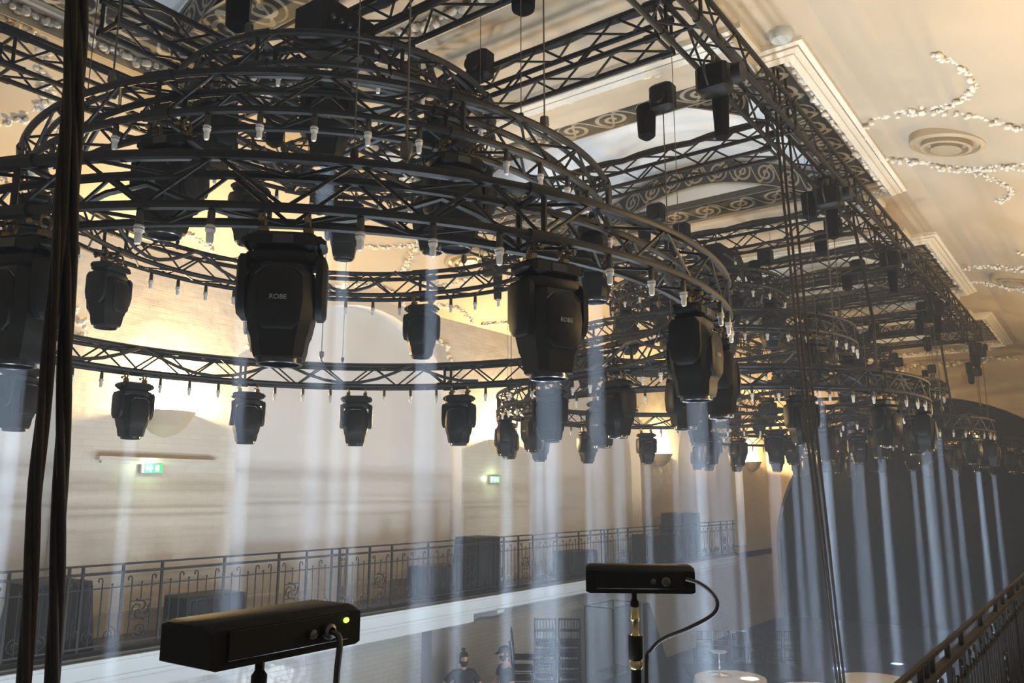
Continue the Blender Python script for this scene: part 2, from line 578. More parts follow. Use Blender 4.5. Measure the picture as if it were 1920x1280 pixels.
for ci, (x0, x1) in enumerate(COF):
    z = H(HC)
    y0, y1 = ymin + .02, ymax - .02
    # mouldings standing proud of the ceiling round the opening, with cut-out corners
    def outline(o):
        X0, X1, X2, X3 = x0 - o, x0 + NX - o, x1 - NX + o, x1 + o
        Y0, Y1, Y2, Y3 = y0 - o, y0 + NY - o, y1 - NY + o, y1 + o
        return [(X1, Y0), (X2, Y0), (X2, Y1), (X3, Y1), (X3, Y2), (X2, Y2), (X2, Y3), (X1, Y3), (X1, Y2), (X0, Y2), (X0, Y1), (X1, Y1)]
    mo = MB()
    def ridge(off, w, h):
        q = outline(off)
        a_, b_ = outline(off + w/2), outline(off - w/2)
        for i in range(12):
            j = (i + 1) % 12
            mo.quad((*a_[i], z), (*a_[j], z), (*a_[j], z - h*.8), (*a_[i], z - h*.8))
            mo.quad((*a_[i], z - h*.8), (*a_[j], z - h*.8), (*b_[j], z - h), (*b_[i], z - h))
            mo.quad((*b_[i], z - h), (*b_[j], z - h), (*b_[j], z), (*b_[i], z))
    ridge(.12, .05, .07)
    ridge(.06, .055, .11)
    ridge(.00, .06, .15)
    struct(mo, 'trim_%d' % (ci*4 + 1), M_orn)
    ga = MB()
    garland(ga, [(*p, z - .06) for p in outline(-.075) + outline(-.075)[:1]], .045, .032)
    struct(ga, 'trim_%d' % (ci*4 + 2), M_orn, 60)
    hx0, hx1, hy0, hy1 = x0 + NX + .2, x1 - NX - .2, ymin + .19, ymax - .19
    pl = MB()
    for (a_, b_) in (((hx0, hy0), (hx1, hy0)), ((hx1, hy0), (hx1, hy1)), ((hx1, hy1), (hx0, hy1)), ((hx0, hy1), (hx0, hy0))):
        pl.quad((*a_, z), (*b_, z), (*b_, z + .05), (*a_, z + .05))
    struct(pl, 'trim_%d' % (ci*4 + 3), M_plaster)
    fr = MB()
    strip_frame(fr, hx0, hx1, hy0, hy1, .55, z + .03, .04)
    struct(fr, 'frieze_band', M_frieze)
    # recess: sides, vaulted panel, arched ends
    rx0, rx1, ry0, ry1 = hx0 + .55, hx1 - .55, hy0 + .55, hy1 - .55
    zb = z + .07
    db = MB()
    for (a, b) in (((rx0, ry0), (rx1, ry0)), ((rx1, ry0), (rx1, ry1)), ((rx1, ry1), (rx0, ry1)), ((rx0, ry1), (rx0, ry0))):
        db.quad((*a, zb), (*b, zb), (*b, zb + .1), (*a, zb + .1))
    struct(db, 'trim_%d' % (ci*4 + 4), M_darkband)
    vp, ar = MB(), MB()
    n = 16
    hs = [(ry0 + (ry1 - ry0)*i/n, zb + .1 + .62*math.sin(PI*i/n)) for i in range(n + 1)]
    L_ = 0.0
    for (ya, za), (yb, zb2) in zip(hs[:-1], hs[1:]):
        vp.quad((rx0, ya, za), (rx1, ya, za), (rx1, yb, zb2), (rx0, yb, zb2))
        for rx in (rx0, rx1):
            vp.quad((rx, ya, zb + .1), (rx, yb, zb + .1), (rx, yb, zb2), (rx, ya, za))
        s_ = math.dist((ya, za), (yb, zb2))
        for rx in (rx1 - .03, rx0 + .03):
            ar.quad((rx, ya, za - .42), (rx, yb, zb2 - .42), (rx, yb, zb2 - .04), (rx, ya, za - .04), ((L_/.38, 0), ((L_ + s_)/.38, 0), ((L_ + s_)/.38, 1), (L_/.38, 1)))
        L_ += s_
    struct(vp, 'ceiling_coffer_vault', M_panel, 40)
    struct(ar, 'frieze_arch', M_frieze)

# garlands along the arches, coves and end wall
ga = MB()
for c in ARCH_C[1:]:
    for q in (1, -1):
        garland(ga, [(c + q*2.95*math.cos(R(v)), YW - .02, SPRING + 2.95*math.sin(R(v))) for v in range(24, 79, 6)], .055, .045, 1.6)
struct(ga, 'trim_arch_garlands', M_orn, 60)
def cove_z(y):
    d = abs(y - YC)
    return next((ua + (ub - ua)*(d - da)/(db_ - da) for (da, ua), (db_, ub) in zip(prof[:-1], prof[1:]) if da <= d <= db_), 4.35 if d < 2.75 else 3.42)
ga = MB()
garland(ga, [(XB - .06, y, H(4.25)) for y in (2.2, 4, 6, 7.5)], .08, .06, 1.6)
for xc in (2.5, 10.4, 18.2):
    for yc in (1.18, 8.75):
        pts = []
        for i in range(37):
            a = 2*PI*i/36
            rr = .98 + .06*math.cos(6*a)
            y = yc + rr*math.sin(a)*.95
            pts.append((xc + rr*math.cos(a), y, H(cove_z(y) - .01)))
        garland(ga, pts, .042, .022, 1.5)
        for sg in (-1, 1):
            sw = []
            for i in range(13):
                t = i/12
                y = yc + (-1 if yc < YC else 1)*(.35*math.sin(PI*t) + .25*t)
                y = min(max(y, YN + .05), YW - .05)
                sw.append((xc + sg*(.95 + 1.5*t), y, H(cove_z(y) - .01)))
            garland(ga, sw, .032, .020, 1.2)
for xx in range(-1, 29, 2):
    pts = [(xx + t/8*1.7, YW - .06 - .25*math.sin(PI*t/8), H(cove_z(YW - .06 - .25*math.sin(PI*t/8)) - .01)) for t in range(9)]
    garland(ga, pts, .035, .024, 1.2)
struct(ga, 'trim_ceiling_garlands', M_orn, 60)

# round ceiling vents in the coves
def slope_at(y):
    d = abs(y - YC)
    for (da, ua), (db_, ub) in zip(prof[:-1], prof[1:]):
        if da <= d <= db_:
            t = (d - da)/(db_ - da)
            return ua + (ub - ua)*t, (ub - ua)/(db_ - da)*(1 if y > YC else -1)
    return 4.35, 0
for lab, xc, yc in (('round stepped ceiling vent nearest in the right-hand cove, ringed by plaster garland', 10.4, 1.18), ('round stepped ceiling vent far along the right-hand cove', 18.2, 1.18),
                    ('round stepped ceiling vent in the left cove behind the rings', 10.6, 8.75)):
    u, sl = slope_at(yc)
    t = thing('ceiling_vent', lab, 'vent', (xc, yc, H(u)))
    t.rotation_euler = (math.atan(sl*.6), 0, 0)
    MB().lathe([(.42, .03), (.41, -.06), (.36, -.08), (.34, -.04), (.33, -.04)], 40).obj('outer_ring', M_vent, t)
    MB().lathe([(.27, -.02), (.28, -.10), (.24, -.11), (.22, -.05), (.2, -.05)], 36).obj('middle_ring', M_vent, t)
    MB().lathe([(.16, -.03), (.17, -.12), (.08, -.13), (.01, -.13)], 28).obj('centre_cone', M_vent, t)
dt = MB().lathe([(.11, 0.03), (.11, -.05), (.09, -.08), (.01, -.08)], 18)
o = tag(dt.obj('smoke_detector', M_fascia), 'small round smoke detector on the ceiling beside the ornate coffer corner', 'smoke detector')
o.location = (7.25, 2.12, H(4.34))

# balconies
def balcony(name, y_edge, y_wall, s, xend):
    fl = MB()
    y0, y1 = sorted((y_edge, y_wall))
    fl.box(((XA + xend)/2, (y0 + y1)/2, BF - .06), (xend - XA, y1 - y0, .12))
    struct(fl, 'floor_balcony_' + name, M_board)
    so = MB()
    so.box(((XA + xend)/2, (y0 + y1)/2, BF - .2), (xend - XA - .02, y1 - y0 - .02, .14))
    struct(so, 'ceiling_under_balcony_' + name, M_soffit)
    fa = MB()
    pr = [(0, .0), (-.10, .0), (-.10, -.035), (-.06, -.05), (-.05, -.19), (-.02, -.21), (-.02, -.25), (0, -.25)]
    fa.prism([(y_edge + s*a, BF + b) for a, b in pr], 'x', XA, xend)
    struct(fa, 'trim_fascia_' + name, M_fascia)
    kb = MB()
    kb.box(((XA + xend)/2, y_edge + s*.03, BF + .02), (xend - XA, .16, .04))
    struct(kb, 'trim_kerb_' + name, M_darkband)
balcony('left', 9.06, YW, 1, FAR_END)
balcony('right', .9, YN, -1, XB)
bm_ = MB()
bm_.box(((XA + 11.3)/2, 9.2, BF - .32), (11.3 - XA, .2, .17))
struct(bm_, 'beam_under_balcony', M_fascia)
for cx in (12.0, 19.6, 4.4):
    cb_ = MB()
    pr = [(0, 0), (-1.1, 0), (-1.1, -.06), (-.95, -.12), (-.6, -.16), (-.35, -.28), (-.1, -.42), (0, -.44)]
    cb_.prism([(YW - .25 + q[0]*1.0, BF - .27 + q[1]) for q in pr], 'x', cx - .1, cx + .1)
    tag(cb_.obj('corbel_bracket', M_fascia), 'white carved bracket under the far balcony ' + {12.0: 'above the two people', 19.6: 'near the glass cabinet', 4.4: 'at left by the ropes'}[cx], 'bracket')
pi_ = MB()
for px in (11.8, 19.4, 4.2):
    pi_.box((px, YW - .12, (BF - .27)/2), (.75, .24, BF - .27))
struct(pi_, 'pillar_under_balcony', M_grey)
bb = MB()
bb.box(((XA + FAR_END)/2, YW - .03, BF + .13), (FAR_END - XA, .04, .26))
bb.box(((XA + FAR_END)/2, YW - .045, BF + .27), (FAR_END - XA, .05, .04))
struct(bb, 'baseboard_left', M_wall)

# plaster bowl uplighters on the piers
def sconce(x, y, s, lab, power=SCONCE_W, soft=.07):
    t = thing('wall_sconce', lab, 'wall lamp', (x, y, H(1.1)), 0 if s < 0 else PI)
    b = MB()
    n, secs = 18, []
    for r_, z in ((.001, -.35), (.07, -.34), (.18, -.30), (.30, -.2), (.38, -.06), (.42, .0), (.39, .0), (.35, -.06), (.26, -.18), (.05, -.24), (.001, -.245)):
        secs.append([(r_*math.cos(PI*i/n), r_*.85*math.sin(PI*i/n), z) for i in range(n + 1)])
    for k in range(len(secs) - 1):
        for i in range(n):
            b.quad(secs[k][i], secs[k][i+1], secs[k+1][i+1], secs[k+1][i])
    b.obj('bowl', M_plaster, t, 50)
    MB().lathe([(.03, -.20), (.05, -.1), (.05, .02), (.02, .05)], 12, (0, .15, 0)).obj('lamp_tube', M_glow, t)
    l = lamp('sconce_light', 'POINT', (0, .10, .07), power, SCONCE_COL, shadow_soft_size=soft)
    l.parent = t
for k, x in enumerate((6.14, 13.74, 21.3, 28.6)):
    sconce(x, YW, 1, ('plaster bowl wall lamp on the left wall, ' + ['nearest, blazing white above the exit sign', 'second, beside the second exit sign', 'third, behind the second chandelier', 'farthest, by the end arch'][k]))
for k, x in enumerate((6.14, 13.74, 21.3)):
    sconce(x, YN, -1, ('plaster bowl wall lamp on the right-hand wall, ' + ['first along', 'second along', 'third along'][k]), SCONCE_W*.45, .22)

# exit signs
def exit_sign(loc, lab, s=1.0):
    t = thing('exit_sign', lab, 'exit sign', loc)
    MB().box((0, 0, 0), (.30*s, .06, .15*s), bev=.01).obj('sign_case', M_fascia, t)
    MB().box((.02, -.035, 0), (.24*s, .01, .12*s)).obj('green_panel', M_exit, t)
    m = MB()
    f = -.043
    m.box((.07*s, f, 0), (.05*s, .006, .085*s))
    m.blob((-.015*s, f, .038*s), .011*s, (1, .4, 1))
    m.tube([(-.018*s, f, .025*s), (-.03*s, f, -.005*s), (-.01*s, f, -.025*s), (-.02*s, f, -.05*s)], .008*s, 5)
    m.tube([(-.03*s, f, -.005*s), (-.055*s, f, -.03*s)], .008*s, 5)
    m.tube([(-.018*s, f, .02*s), (.01*s, f, 0)], .006*s, 5)
    m.tube([(-.09*s, f, 0), (-.05*s, f, 0)], .006*s, 5)
    m.obj('running_figure', M_exitw, t)
    l = lamp('sign_light', 'POINT', (-.06, -.12, .02), 3.0, (.75, 1, .6), shadow_soft_size=.05)
    l.parent = t
exit_sign((5.98, YW - .035, H(.33)), 'green running-man exit sign on the pier under the nearest wall lamp')
exit_sign((13.5, YW - .035, H(.28)), 'green running-man exit sign under the second wall lamp')
exit_sign((20.3, 9.3, H(-2.12)), 'small green exit sign under the far end of the balcony', .8)
dp = MB()
dp.box((6.1, YW - .05, H(.44)), (1.7, .10, .05))
dp.box((6.1, YW - .03, H(.40)), (1.6, .06, .04))
struct(dp, 'trim_door_head', M_wall)

# ------------------------------------------------------------------ trusses
def ring_parts(parent, Rm, t=.24, n=64, h0=0.0):
    """square ring truss; h0 = height of its bottom chords"""
    q = t/2
    for r_, z in ((Rm - q, h0), (Rm + q, h0), (Rm - q, h0 + t), (Rm + q, h0 + t)):
        m = 120 if Rm > 2 else 72
        MB().tube([(r_*math.cos(2*PI*i/m), r_*math.sin(2*PI*i/m), z) for i in range(m)], .024, 8, closed=True).obj('chord', M_truss, parent)
    def pt(r_, z, i):
        a = 2*PI*i/n
        return (r_*math.cos(a), r_*math.sin(a), z)
    for (a, b) in (((Rm - q, h0), (Rm - q, h0 + t)), ((Rm + q, h0), (Rm + q, h0 + t)), ((Rm - q, h0), (Rm + q, h0)), ((Rm - q, h0 + t), (Rm + q, h0 + t))):
        MB().bars([pt(*(a if i % 2 == 0 else b), i) for i in range(n + 1)], .010, 5).obj('lacing', M_truss, parent)
    nj = 8
    for k in range(nj):
        jp = MB()
        a = 2*PI*(k + .5)/nj
        c, s_ = math.cos(a), math.sin(a)
        for r_, z in ((Rm - q, h0), (Rm + q, h0), (Rm - q, h0 + t), (Rm + q, h0 + t)):
            jp.tube([(r_*c + s_*.09, r_*s_ - c*.09, z), (r_*c - s_*.09, r_*s_ + c*.09, z)], .034, 8)
        for z in (h0, h0 + t):
            jp.tube([((Rm - q)*c, (Rm - q)*s_, z), ((Rm + q)*c, (Rm + q)*s_, z)], .016, 6)
        for r_ in (Rm - q, Rm + q):
            jp.tube([(r_*c, r_*s_, h0), (r_*c, r_*s_, h0 + t)], .016, 6)
        jp.obj('joint_frame', M_truss, parent)

CH_X, CH_Y, STEP = 4.47, 5.15, 7.6
RINGS = (('lowest', 1.5, 3.1, 64), ('middle', 2.4, 2.21, 46), ('top', 3.25, 1.23, 26))
CHN = ['nearest', 'second', 'third', 'farthest']
ring_proto = []
for nm, ht, Rm, n in RINGS:
    t = thing('ring_truss', 'large black circular truss, %s ring of the nearest chandelier' % nm, 'truss', (CH_X, CH_Y, H(ht - .24)), 0, 'circular trusses of the ring chandeliers')
    ring_parts(t, Rm, .24, n)
    ring_proto.append(t)
for k in range(1, 4):
    for (nm, ht, Rm, n), p in zip(RINGS, ring_proto):
        dup(p, (CH_X + STEP*k, CH_Y, H(ht - .24)), 0, 'black circular truss, %s ring of the %s chandelier' % (nm, CHN[k] + (' from the viewer' if k < 3 else '')))

def straight_truss(p0, p1, lab, t=.30, pitch=.34, group='straight trusses of the ceiling grid'):
    p0, p1 = Vector(p0), Vector(p1)
    d = p1 - p0
    L_ = d.length
    o = thing('box_truss', lab, 'truss', p0, math.atan2(d.y, d.x), group)
    q = t/2
    c4 = ((-q, -q), (q, -q), (q, q), (-q, q))
    for y, z in c4:
        MB().tube([(0, y, z), (L_, y, z)], .025, 8).obj('chord', M_truss, o)
    n = max(4, int(L_/pitch/2)*2)
    for i in range(4):
        a, b = c4[i], c4[(i + 1) % 4]
        MB().bars([(L_*k/n, *(a if k % 2 == 0 else b)) for k in range(n + 1)], .0115, 5).obj('lacing', M_truss, o)
    m = max(2, round(L_/2.4))
    for k in range(m + 1):
        jp = MB()
        x = min(max(L_*k/m, .02), L_ - .02)
        for i in range(4):
            jp.tube([(x, *c4[i]), (x, *c4[(i + 1) % 4])], .016, 6)
            jp.tube([(max(0, x - .1), *c4[i]), (min(L_, x + .1), *c4[i])], .034, 8)
        jp.obj('joint_frame', M_truss, o)
    return o
GH = H(3.8)
GY0, GY1, GXE = 2.4, 7.5, 22.4
straight_truss((.8, GY0, GH), (GXE, GY0, GH), 'long black box truss running the hall along the right side of the grid')
straight_truss((.2, GY1, GH), (GXE, GY1, GH), 'long black box truss running the hall along the left side of the grid')
CROSS = (1.9, 4.3, 5.7, 8.4, 11.7, 13.9, 15.9, 18.0, 20.1, 22.2)
for i, x in enumerate(CROSS):
    straight_truss((x, GY0 + .2, GH), (x, GY1 - .2, GH), '%s black cross truss from the viewer, spanning between the two long trusses' % ORD[i + 1])
for k in range(3):
    xx = CH_X + STEP*k
    straight_truss((xx - 1.9, CH_Y + .35, GH - .36), (xx + 1.9, CH_Y + .35, GH - .36), 'short black truss slung below the grid over the middle of the %s chandelier' % CHN[k], t=.26)
    bx = thing('distribution_box', 'black power distribution box hung above the top ring of the %s chandelier' % CHN[k], 'electrical box', (xx - .62, CH_Y - .62, H(3.30)))
    b_ = MB()
    b_.box((0, 0, .2), (.55, .36, .36), bev=.03)
    b_.obj('housing', M_plastic, bx)
    for q in range(6):
        MB().lathe([(.022, 0), (.022, .03), (.014, .04)], 10, (-.2 + .08*q, -.18, .2), Matrix.Rotation(PI/2, 3, 'X')).obj('socket', M_lensring, bx)
    MB().tube([(0, 0, .36), (0, 0, .62)], .012, 6).obj('hanging_rod', M_steel, bx)

# ------------------------------------------------------------------ moving heads
def octo(hx, hy, z, ch=.35):
    cx, cyy = hx*ch, hy*ch
    return [(-hx, -hy + cyy, z), (-hx + cx, -hy, z), (hx - cx, -hy, z), (hx, -hy + cyy, z), (hx, hy - cyy, z), (hx - cx, hy, z), (-hx + cx, hy, z), (-hx, hy - cyy, z)]
def make_head():
    """hangs below z=0 (centre line of the chord); front looks along +y"""
    t = thing('moving_head_light', 'x', 'moving head light', group='moving head lights on the ring trusses')
    for sx in (-.10, .10):
        c = MB()
        c.tube([(sx + 0, .034*math.cos(a), .034*math.sin(a)) for a in [R(v) for v in range(-60, 241, 25)]], .010, 5)
        c.box((sx, 0, -.055), (.045, .05, .045), bev=.006)
        c.tube([(sx, .04, -.01), (sx, .085, -.02)], .008, 6)
        c.blob((sx, .09, -.02), .016)
        c.obj('truss_clamp', M_bracket, t)
    b = MB()
    b.box((0, 0, -.120), (.30, .20, .085), bev=.02)
    b.box((-.155, 0, -.118), (.06, .16, .06), bev=.02)
    b.box((.155, 0, -.118), (.06, .16, .06), bev=.02)
    b.box((0, 0, -.077), (.24, .06, .012), bev=.004)
    b.obj('base', M_plastic, t)
    d = MB()
    d.box((0, .101, -.118), (.09, .006, .045), bev=.002)
    d.obj('display_panel', M_lensring, t)
    y = MB()
    y.loft([octo(.10, .085, -.160), octo(.155, .095, -.172), octo(.175, .09, -.205), octo(.17, .075, -.225)])
    y.obj('yoke_bridge', M_plastic, t)
    for sx in (-1, 1):
        a = MB()
        poly = [(-.075, -.185), (.075, -.185), (.098, -.215), (.10, -.36), (.085, -.43), (.05, -.465), (-.05, -.465), (-.085, -.43), (-.10, -.36), (-.098, -.215)]
        o_, i_ = sx*.192, sx*.150
        secs = [[(i_, p[0], p[1]) for p in poly], [(sx*.180, p[0], p[1]) for p in poly], [(o_, p[0]*.8, (p[1] + .32)*.9 - .32) for p in poly]]
        if sx < 0:
            secs = [list(reversed(q)) for q in secs]
        a.loft(secs)
        a.obj('yoke_arm', M_plastic, t)
    h = MB()
    h.loft([octo(.075, .07, -.212), octo(.118, .105, -.228), octo(.142, .13, -.275), octo(.146, .138, -.36), octo(.142, .135, -.46), octo(.128, .122, -.535), octo(.118, .112, -.56), octo(.112, .108, -.61), octo(.103, .10, -.645)])
    ho = h.obj('head_shell', M_shell, t, 32)
    for sy in (-1, 1):
        c = MB()
        poly = [(-.055, -.262), (.055, -.262), (.098, -.305), (.104, -.40), (.092, -.50), (.062, -.53), (-.062, -.53), (-.092, -.50), (-.104, -.40), (-.098, -.305)]
        def yy(z):
            return sy*(.130 + .010*math.sin(PI*min(1, max(0, (-z - .25)/.3))))
        a_ = [(p[0], yy(p[1]) - sy*.012, p[1]) for p in poly]
        b_ = [(p[0], yy(p[1]) + sy*.006, p[1]) for p in poly]
        c_ = [(p[0]*.9, yy(p[1]) + sy*.013, (p[1] + .395)*.93 - .395) for p in poly]
        sc = [a_, b_, c_]
        if sy > 0:
            sc = [list(reversed(q)) for q in sc]
        c.loft(sc)
        c.obj('head_cover', M_plastic, ho)
        ln = MB()
        ln.tube([(p[0]*1.06, yy(p[1]) + sy*.004, p[1] + .012) for p in (poly[9], poly[0], poly[1], poly[2])], .0035, 5)
        ln.obj('cover_edge', M_lensring, ho)
    MB().lathe([(.099, -.63), (.100, -.668), (.094, -.672), (.088, -.668), (.086, -.625)], 20, cap=False).obj('lens_ring', M_lensring, t)
    MB().lathe([(.086, -.628), (.06, -.634), (.01, -.637)], 20).obj('lens', M_lens, t)
    fc = bpy.data.curves.new('logo', 'FONT')
    fc.body = 'ROBE'
    fc.size = .030
    fc.align_x = 'CENTER'
    fc.extrude = .0006
    fc.materials.append(M_logo)
    tmp = bpy.data.objects.new('logo_text', fc)
    COL.objects.link(tmp)
    lm = bpy.data.meshes.new_from_object(tmp.evaluated_get(bpy.context.evaluated_depsgraph_get()))
    bpy.data.objects.remove(tmp)
    if not lm.materials:
        lm.materials.append(M_logo)
    fo = bpy.data.objects.new('logo', lm)
    COL.objects.link(fo)
    fo.parent = ho
    fo.location = (0, .156, -.405)
    fo.rotation_euler = (PI/2, 0, PI)
    sl = lamp('beam_light', 'AREA', (0, 0, -.680), BEAM_W, BEAM_COL, shape='DISK', size=.13, spread=R(3.0))
    sl.parent = t
    return t
HEAD = make_head()
M_lens_off = mat('dark_lens', (.03, .035, .045), .12)
LENS_OFF = None
def switch_off(o):
    global LENS_OFF
    for ch in list(o.children):
        if ch.type == 'LIGHT':
            bpy.data.objects.remove(ch)
        elif ch.name.split('.')[0] == 'lens':
            if LENS_OFF is None:
                LENS_OFF = ch.data.copy()
                LENS_OFF.materials[0] = M_lens_off
            ch.data = LENS_OFF
ON = {(2, 'lowest'): (157, 180, 202.5, 225, 318, 340, 20, 66, 112), (2, 'middle'): (158, 203, 293), (2, 'top'): (), (3, 'lowest'): (180, 225, 318), (3, 'middle'): (248,),
      (0, 'lowest'): (20, 43, 66, 89, 112, 202.5, 249, 274, 297, 318, 340, 358), (0, 'middle'): (293, 23), (0, 'top'): (0, 45, 90, 225)}
lr = random.Random(3)
VX, VY = math.cos(YAW), math.sin(YAW)
def side_names(cx, cy_, angs):
    """for each angle: ('far side'|'near side'|'left end'|'right end', ordinal along it)"""
    info = []
    cd = Vector((cx, cy_)).normalized()
    rt = Vector((cd.y, -cd.x))
    for a in angs:
        d = Vector((math.cos(a), math.sin(a)))
        f, r_ = d.dot(cd), d.dot(rt)
        s_ = ('far side' if f > 0 else 'near side') if abs(f) >= abs(r_) else ('right end' if r_ > 0 else 'left end')
        info.append((s_, r_ if 'side' in s_ else f))
    out = []
    for i, (s_, v) in enumerate(info):
        k = sorted(w for q, w in info if q == s_).index(v) + 1
        out.append((s_, k))
    return out
def ring_label(what, s_, k, nm, ch):
    if 'side' in s_:
        return '%s %s from the left, %s of %s ring, %s chandelier' % (ORD[k], what, s_, nm, ch)
    return '%s %s going back, %s of %s ring, %s chandelier' % (ORD[k], what, s_, nm, ch)
A_ANG = [20, 43, 66, 89, 112, 134.5, 157, 180, 202.5, 225, 249, 274, 297, 318, 340, 358]
B_ANG = [23, 68, 113, 158, 203, 248, 293, 338]
C_ANG = [0, 45, 90, 135, 180, 225, 270, 315]
used = False
HEADS = []
for k in range(4):
    cx = CH_X + STEP*k
    for (nm, ht, Rm, n), angs in zip(RINGS, (A_ANG, B_ANG, C_ANG)):
        if k == 3 and nm == 'top':
            continue
        sn = side_names(cx, CH_Y, [R(a) for a in angs])
        for a, (s_, kk) in zip(angs, sn):
            ra = R(a)
            Ro = Rm + (.03 if nm == 'lowest' else 0)
            loc = (cx + Ro*math.cos(ra), CH_Y + Ro*math.sin(ra), H(ht - .24 - .03))
            lab = ring_label('black moving head', s_, kk, nm, CHN[k])
            if not used:
                HEAD.location, HEAD.rotation_euler = loc, (0, 0, ra - PI/2)
                HEAD['label'] = lab
                used = True
            else:
                o = dup(HEAD, loc, ra - PI/2, lab)
                if not (a in ON[(k, nm)] if k != 1 else lr.random() < {'lowest': .8, 'middle': .4, 'top': .25}[nm]):
                    switch_off(o)

# bulbs between the heads
def make_bulb():
    t = thing('hanging_bulb', 'x', 'light bulb', group='bare bulbs under the ring trusses')
    MB().lathe([(.012, -.01), (.017, -.02), (.018, -.075), (.016, -.085)], 8).obj('socket', M_sock, t)
    MB().lathe([(.021, -.082), (.024, -.09), (.021, -.097), (.024, -.104), (.021, -.111), (.019, -.118)], 10).obj('collar', M_collar, t)
    MB().lathe([(.016, -.116), (.0165, -.150), (.013, -.166), (.004, -.171)], 10).obj('bulb', M_bulb, t)
    return t
BULB = make_bulb()
used = False
for k in range(3):
    cx = CH_X + STEP*k
    for (nm, ht, Rm, n), cnt, hd in zip(RINGS, (48, 40, 16), (A_ANG, B_ANG, C_ANG)):
        if k == 2 and nm == 'top':
            continue
        per = cnt//len(hd)
        angs = []
        for i, a in enumerate(hd):
            b = hd[(i + 1) % len(hd)] + (360 if i == len(hd) - 1 else 0)
            angs += [a + (b - a)*(j + 1)/(per + 1) for j in range(per)]
        sn = side_names(cx, CH_Y, [R(a) for a in angs])
        for a, (s_, kk) in zip(angs, sn):
            ra = R(a)
            loc = (cx + (Rm + .12)*math.cos(ra), CH_Y + (Rm + .12)*math.sin(ra), H(ht - .24 - .012))
            lab = ring_label('small bulb', s_, kk, nm, CHN[k])
            if not used:
                BULB.location = loc
                BULB['label'] = lab
                used = True
            else:
                dup(BULB, loc, 0, lab)

# ------------------------------------------------------------------ hoists, chains, wires
def hook_mb(z0=0.0, s=1.0):
    m = MB()
    m.lathe([(.010*s, .17*s), (.03*s, .16*s), (.034*s, .10*s), (.016*s, .07*s)], 8, (0, 0, z0))
    m.tube([(0, 0, z0 + .08*s), (0, 0, z0 + .05*s)] + [(.03*s*math.cos(a), 0, z0 + .02*s + .03*s*math.sin(a)) for a in [R(v) for v in range(90, -200, -30)]], .009*s, 6)
    return m
def hoist(x, y, z0, z1, lab, body=True):
    """chain from a hoist at z1 down to a hook whose bottom is at z0"""
    t = thing('chain_hoist' if body else 'suspension_wire', lab, 'hoist' if body else 'wire', (x, y, z0), 0, 'chain hoists over the rings' if body else 'thin suspension wires')
    hook_mb(0, 1.0 if body else .6).obj('hook', M_steel if body else M_truss, t)
    MB().tube([(0, 0, .15 if body else .10), (0, 0, z1 - z0)], .006 if body else .0035, 5).obj('chain' if body else 'wire', M_wire, t)
    if body:
        b = MB()
        b.box((0, 0, z1 - z0 + .14), (.17, .24, .28), bev=.03)
        b.tube([(-.10, 0, z1 - z0 + .12), (-.14, 0, z1 - z0 + .12)], .075, 12)
        b.obj('motor_housing', M_plastic, t)
        MB().lathe([(.03, -.36), (.085, -.32), (.10, -.02), (.09, 0)], 12, (.03, .20, z1 - z0 + .12)).obj('chain_bag', M_drape, t)
TOPZ = H(4.28)
for k in range(4):
    cx = CH_X + STEP*k
    for (nm, ht, Rm, n), angs in zip(RINGS, ((51, 141, 235, 321), (10, 100, 190, 268), (75, 195, 315))):
        sn = side_names(cx, CH_Y, [R(a) for a in angs])
        for a, (s_, kk) in zip(angs, sn):
            x, y = cx + Rm*math.cos(R(a)), CH_Y + Rm*math.sin(R(a))
            hoist(x, y, H(ht) + .02, H(3.70), '%s chain hoist and hook lifting %s of the %s ring, %s chandelier' % (ORD[kk], s_, nm, CHN[k]))
            b = R(a) - .25/Rm
            x, y = cx + Rm*math.cos(b), CH_Y + Rm*math.sin(b)
            hoist(x, y, H(ht) + .02, TOPZ, '%s thin steel wire holding %s of the %s ring, %s chandelier' % (ORD[kk], s_, nm, CHN[k]), body=False)
# gear hung from the right-hand long truss
def gear(x, y, lab):
    t = thing('truss_motor', lab, 'motor', (x, y, GH - .2), 0, 'motors hung from the long trusses')
    MB().tube([(0, 0, .08), (0, 0, -.02)], .02, 8).obj('hanging_bracket', M_steel, t)
    b = MB()
    b.box((0, 0, -.15), (.20, .28, .26), bev=.03)
    b.tube([(0, -.17, -.15), (0, -.25, -.15)], .085, 12)
    b.obj('motor_housing', M_plastic, t)
    MB().lathe([(.02, -.62), (.06, -.60), (.075, -.2), (.06, -.1)], 12, (.17, .02, 0)).obj('chain_bag', M_drape, t)
    MB().tube([(-.05, 0, -.27)] + [(-.05 - .12*math.sin(PI*i/8), .02, -.27 + .34*i/8) for i in range(9)], .011, 6).obj('power_cable', M_cable, t)
for x, lab in ((6.15, 'black motor with hanging bag and cable loop, nearest under the right-hand long truss'), (9.6, 'black motor under the right-hand long truss, second along, just past the three ropes'), (12.9, 'black motor under right-hand long truss, third along'),
               (16.8, 'black motor under right-hand long truss, fourth along'), (22.2, 'black motor at the far corner end of the right-hand long truss')):
    gear(x, GY0 - .02, lab)
for x, lab in ((2.4, 'black motor at top left under the left-hand long truss'), (9.7, 'black motor under the left-hand long truss, second along')):
    gear(x, GY1, lab)
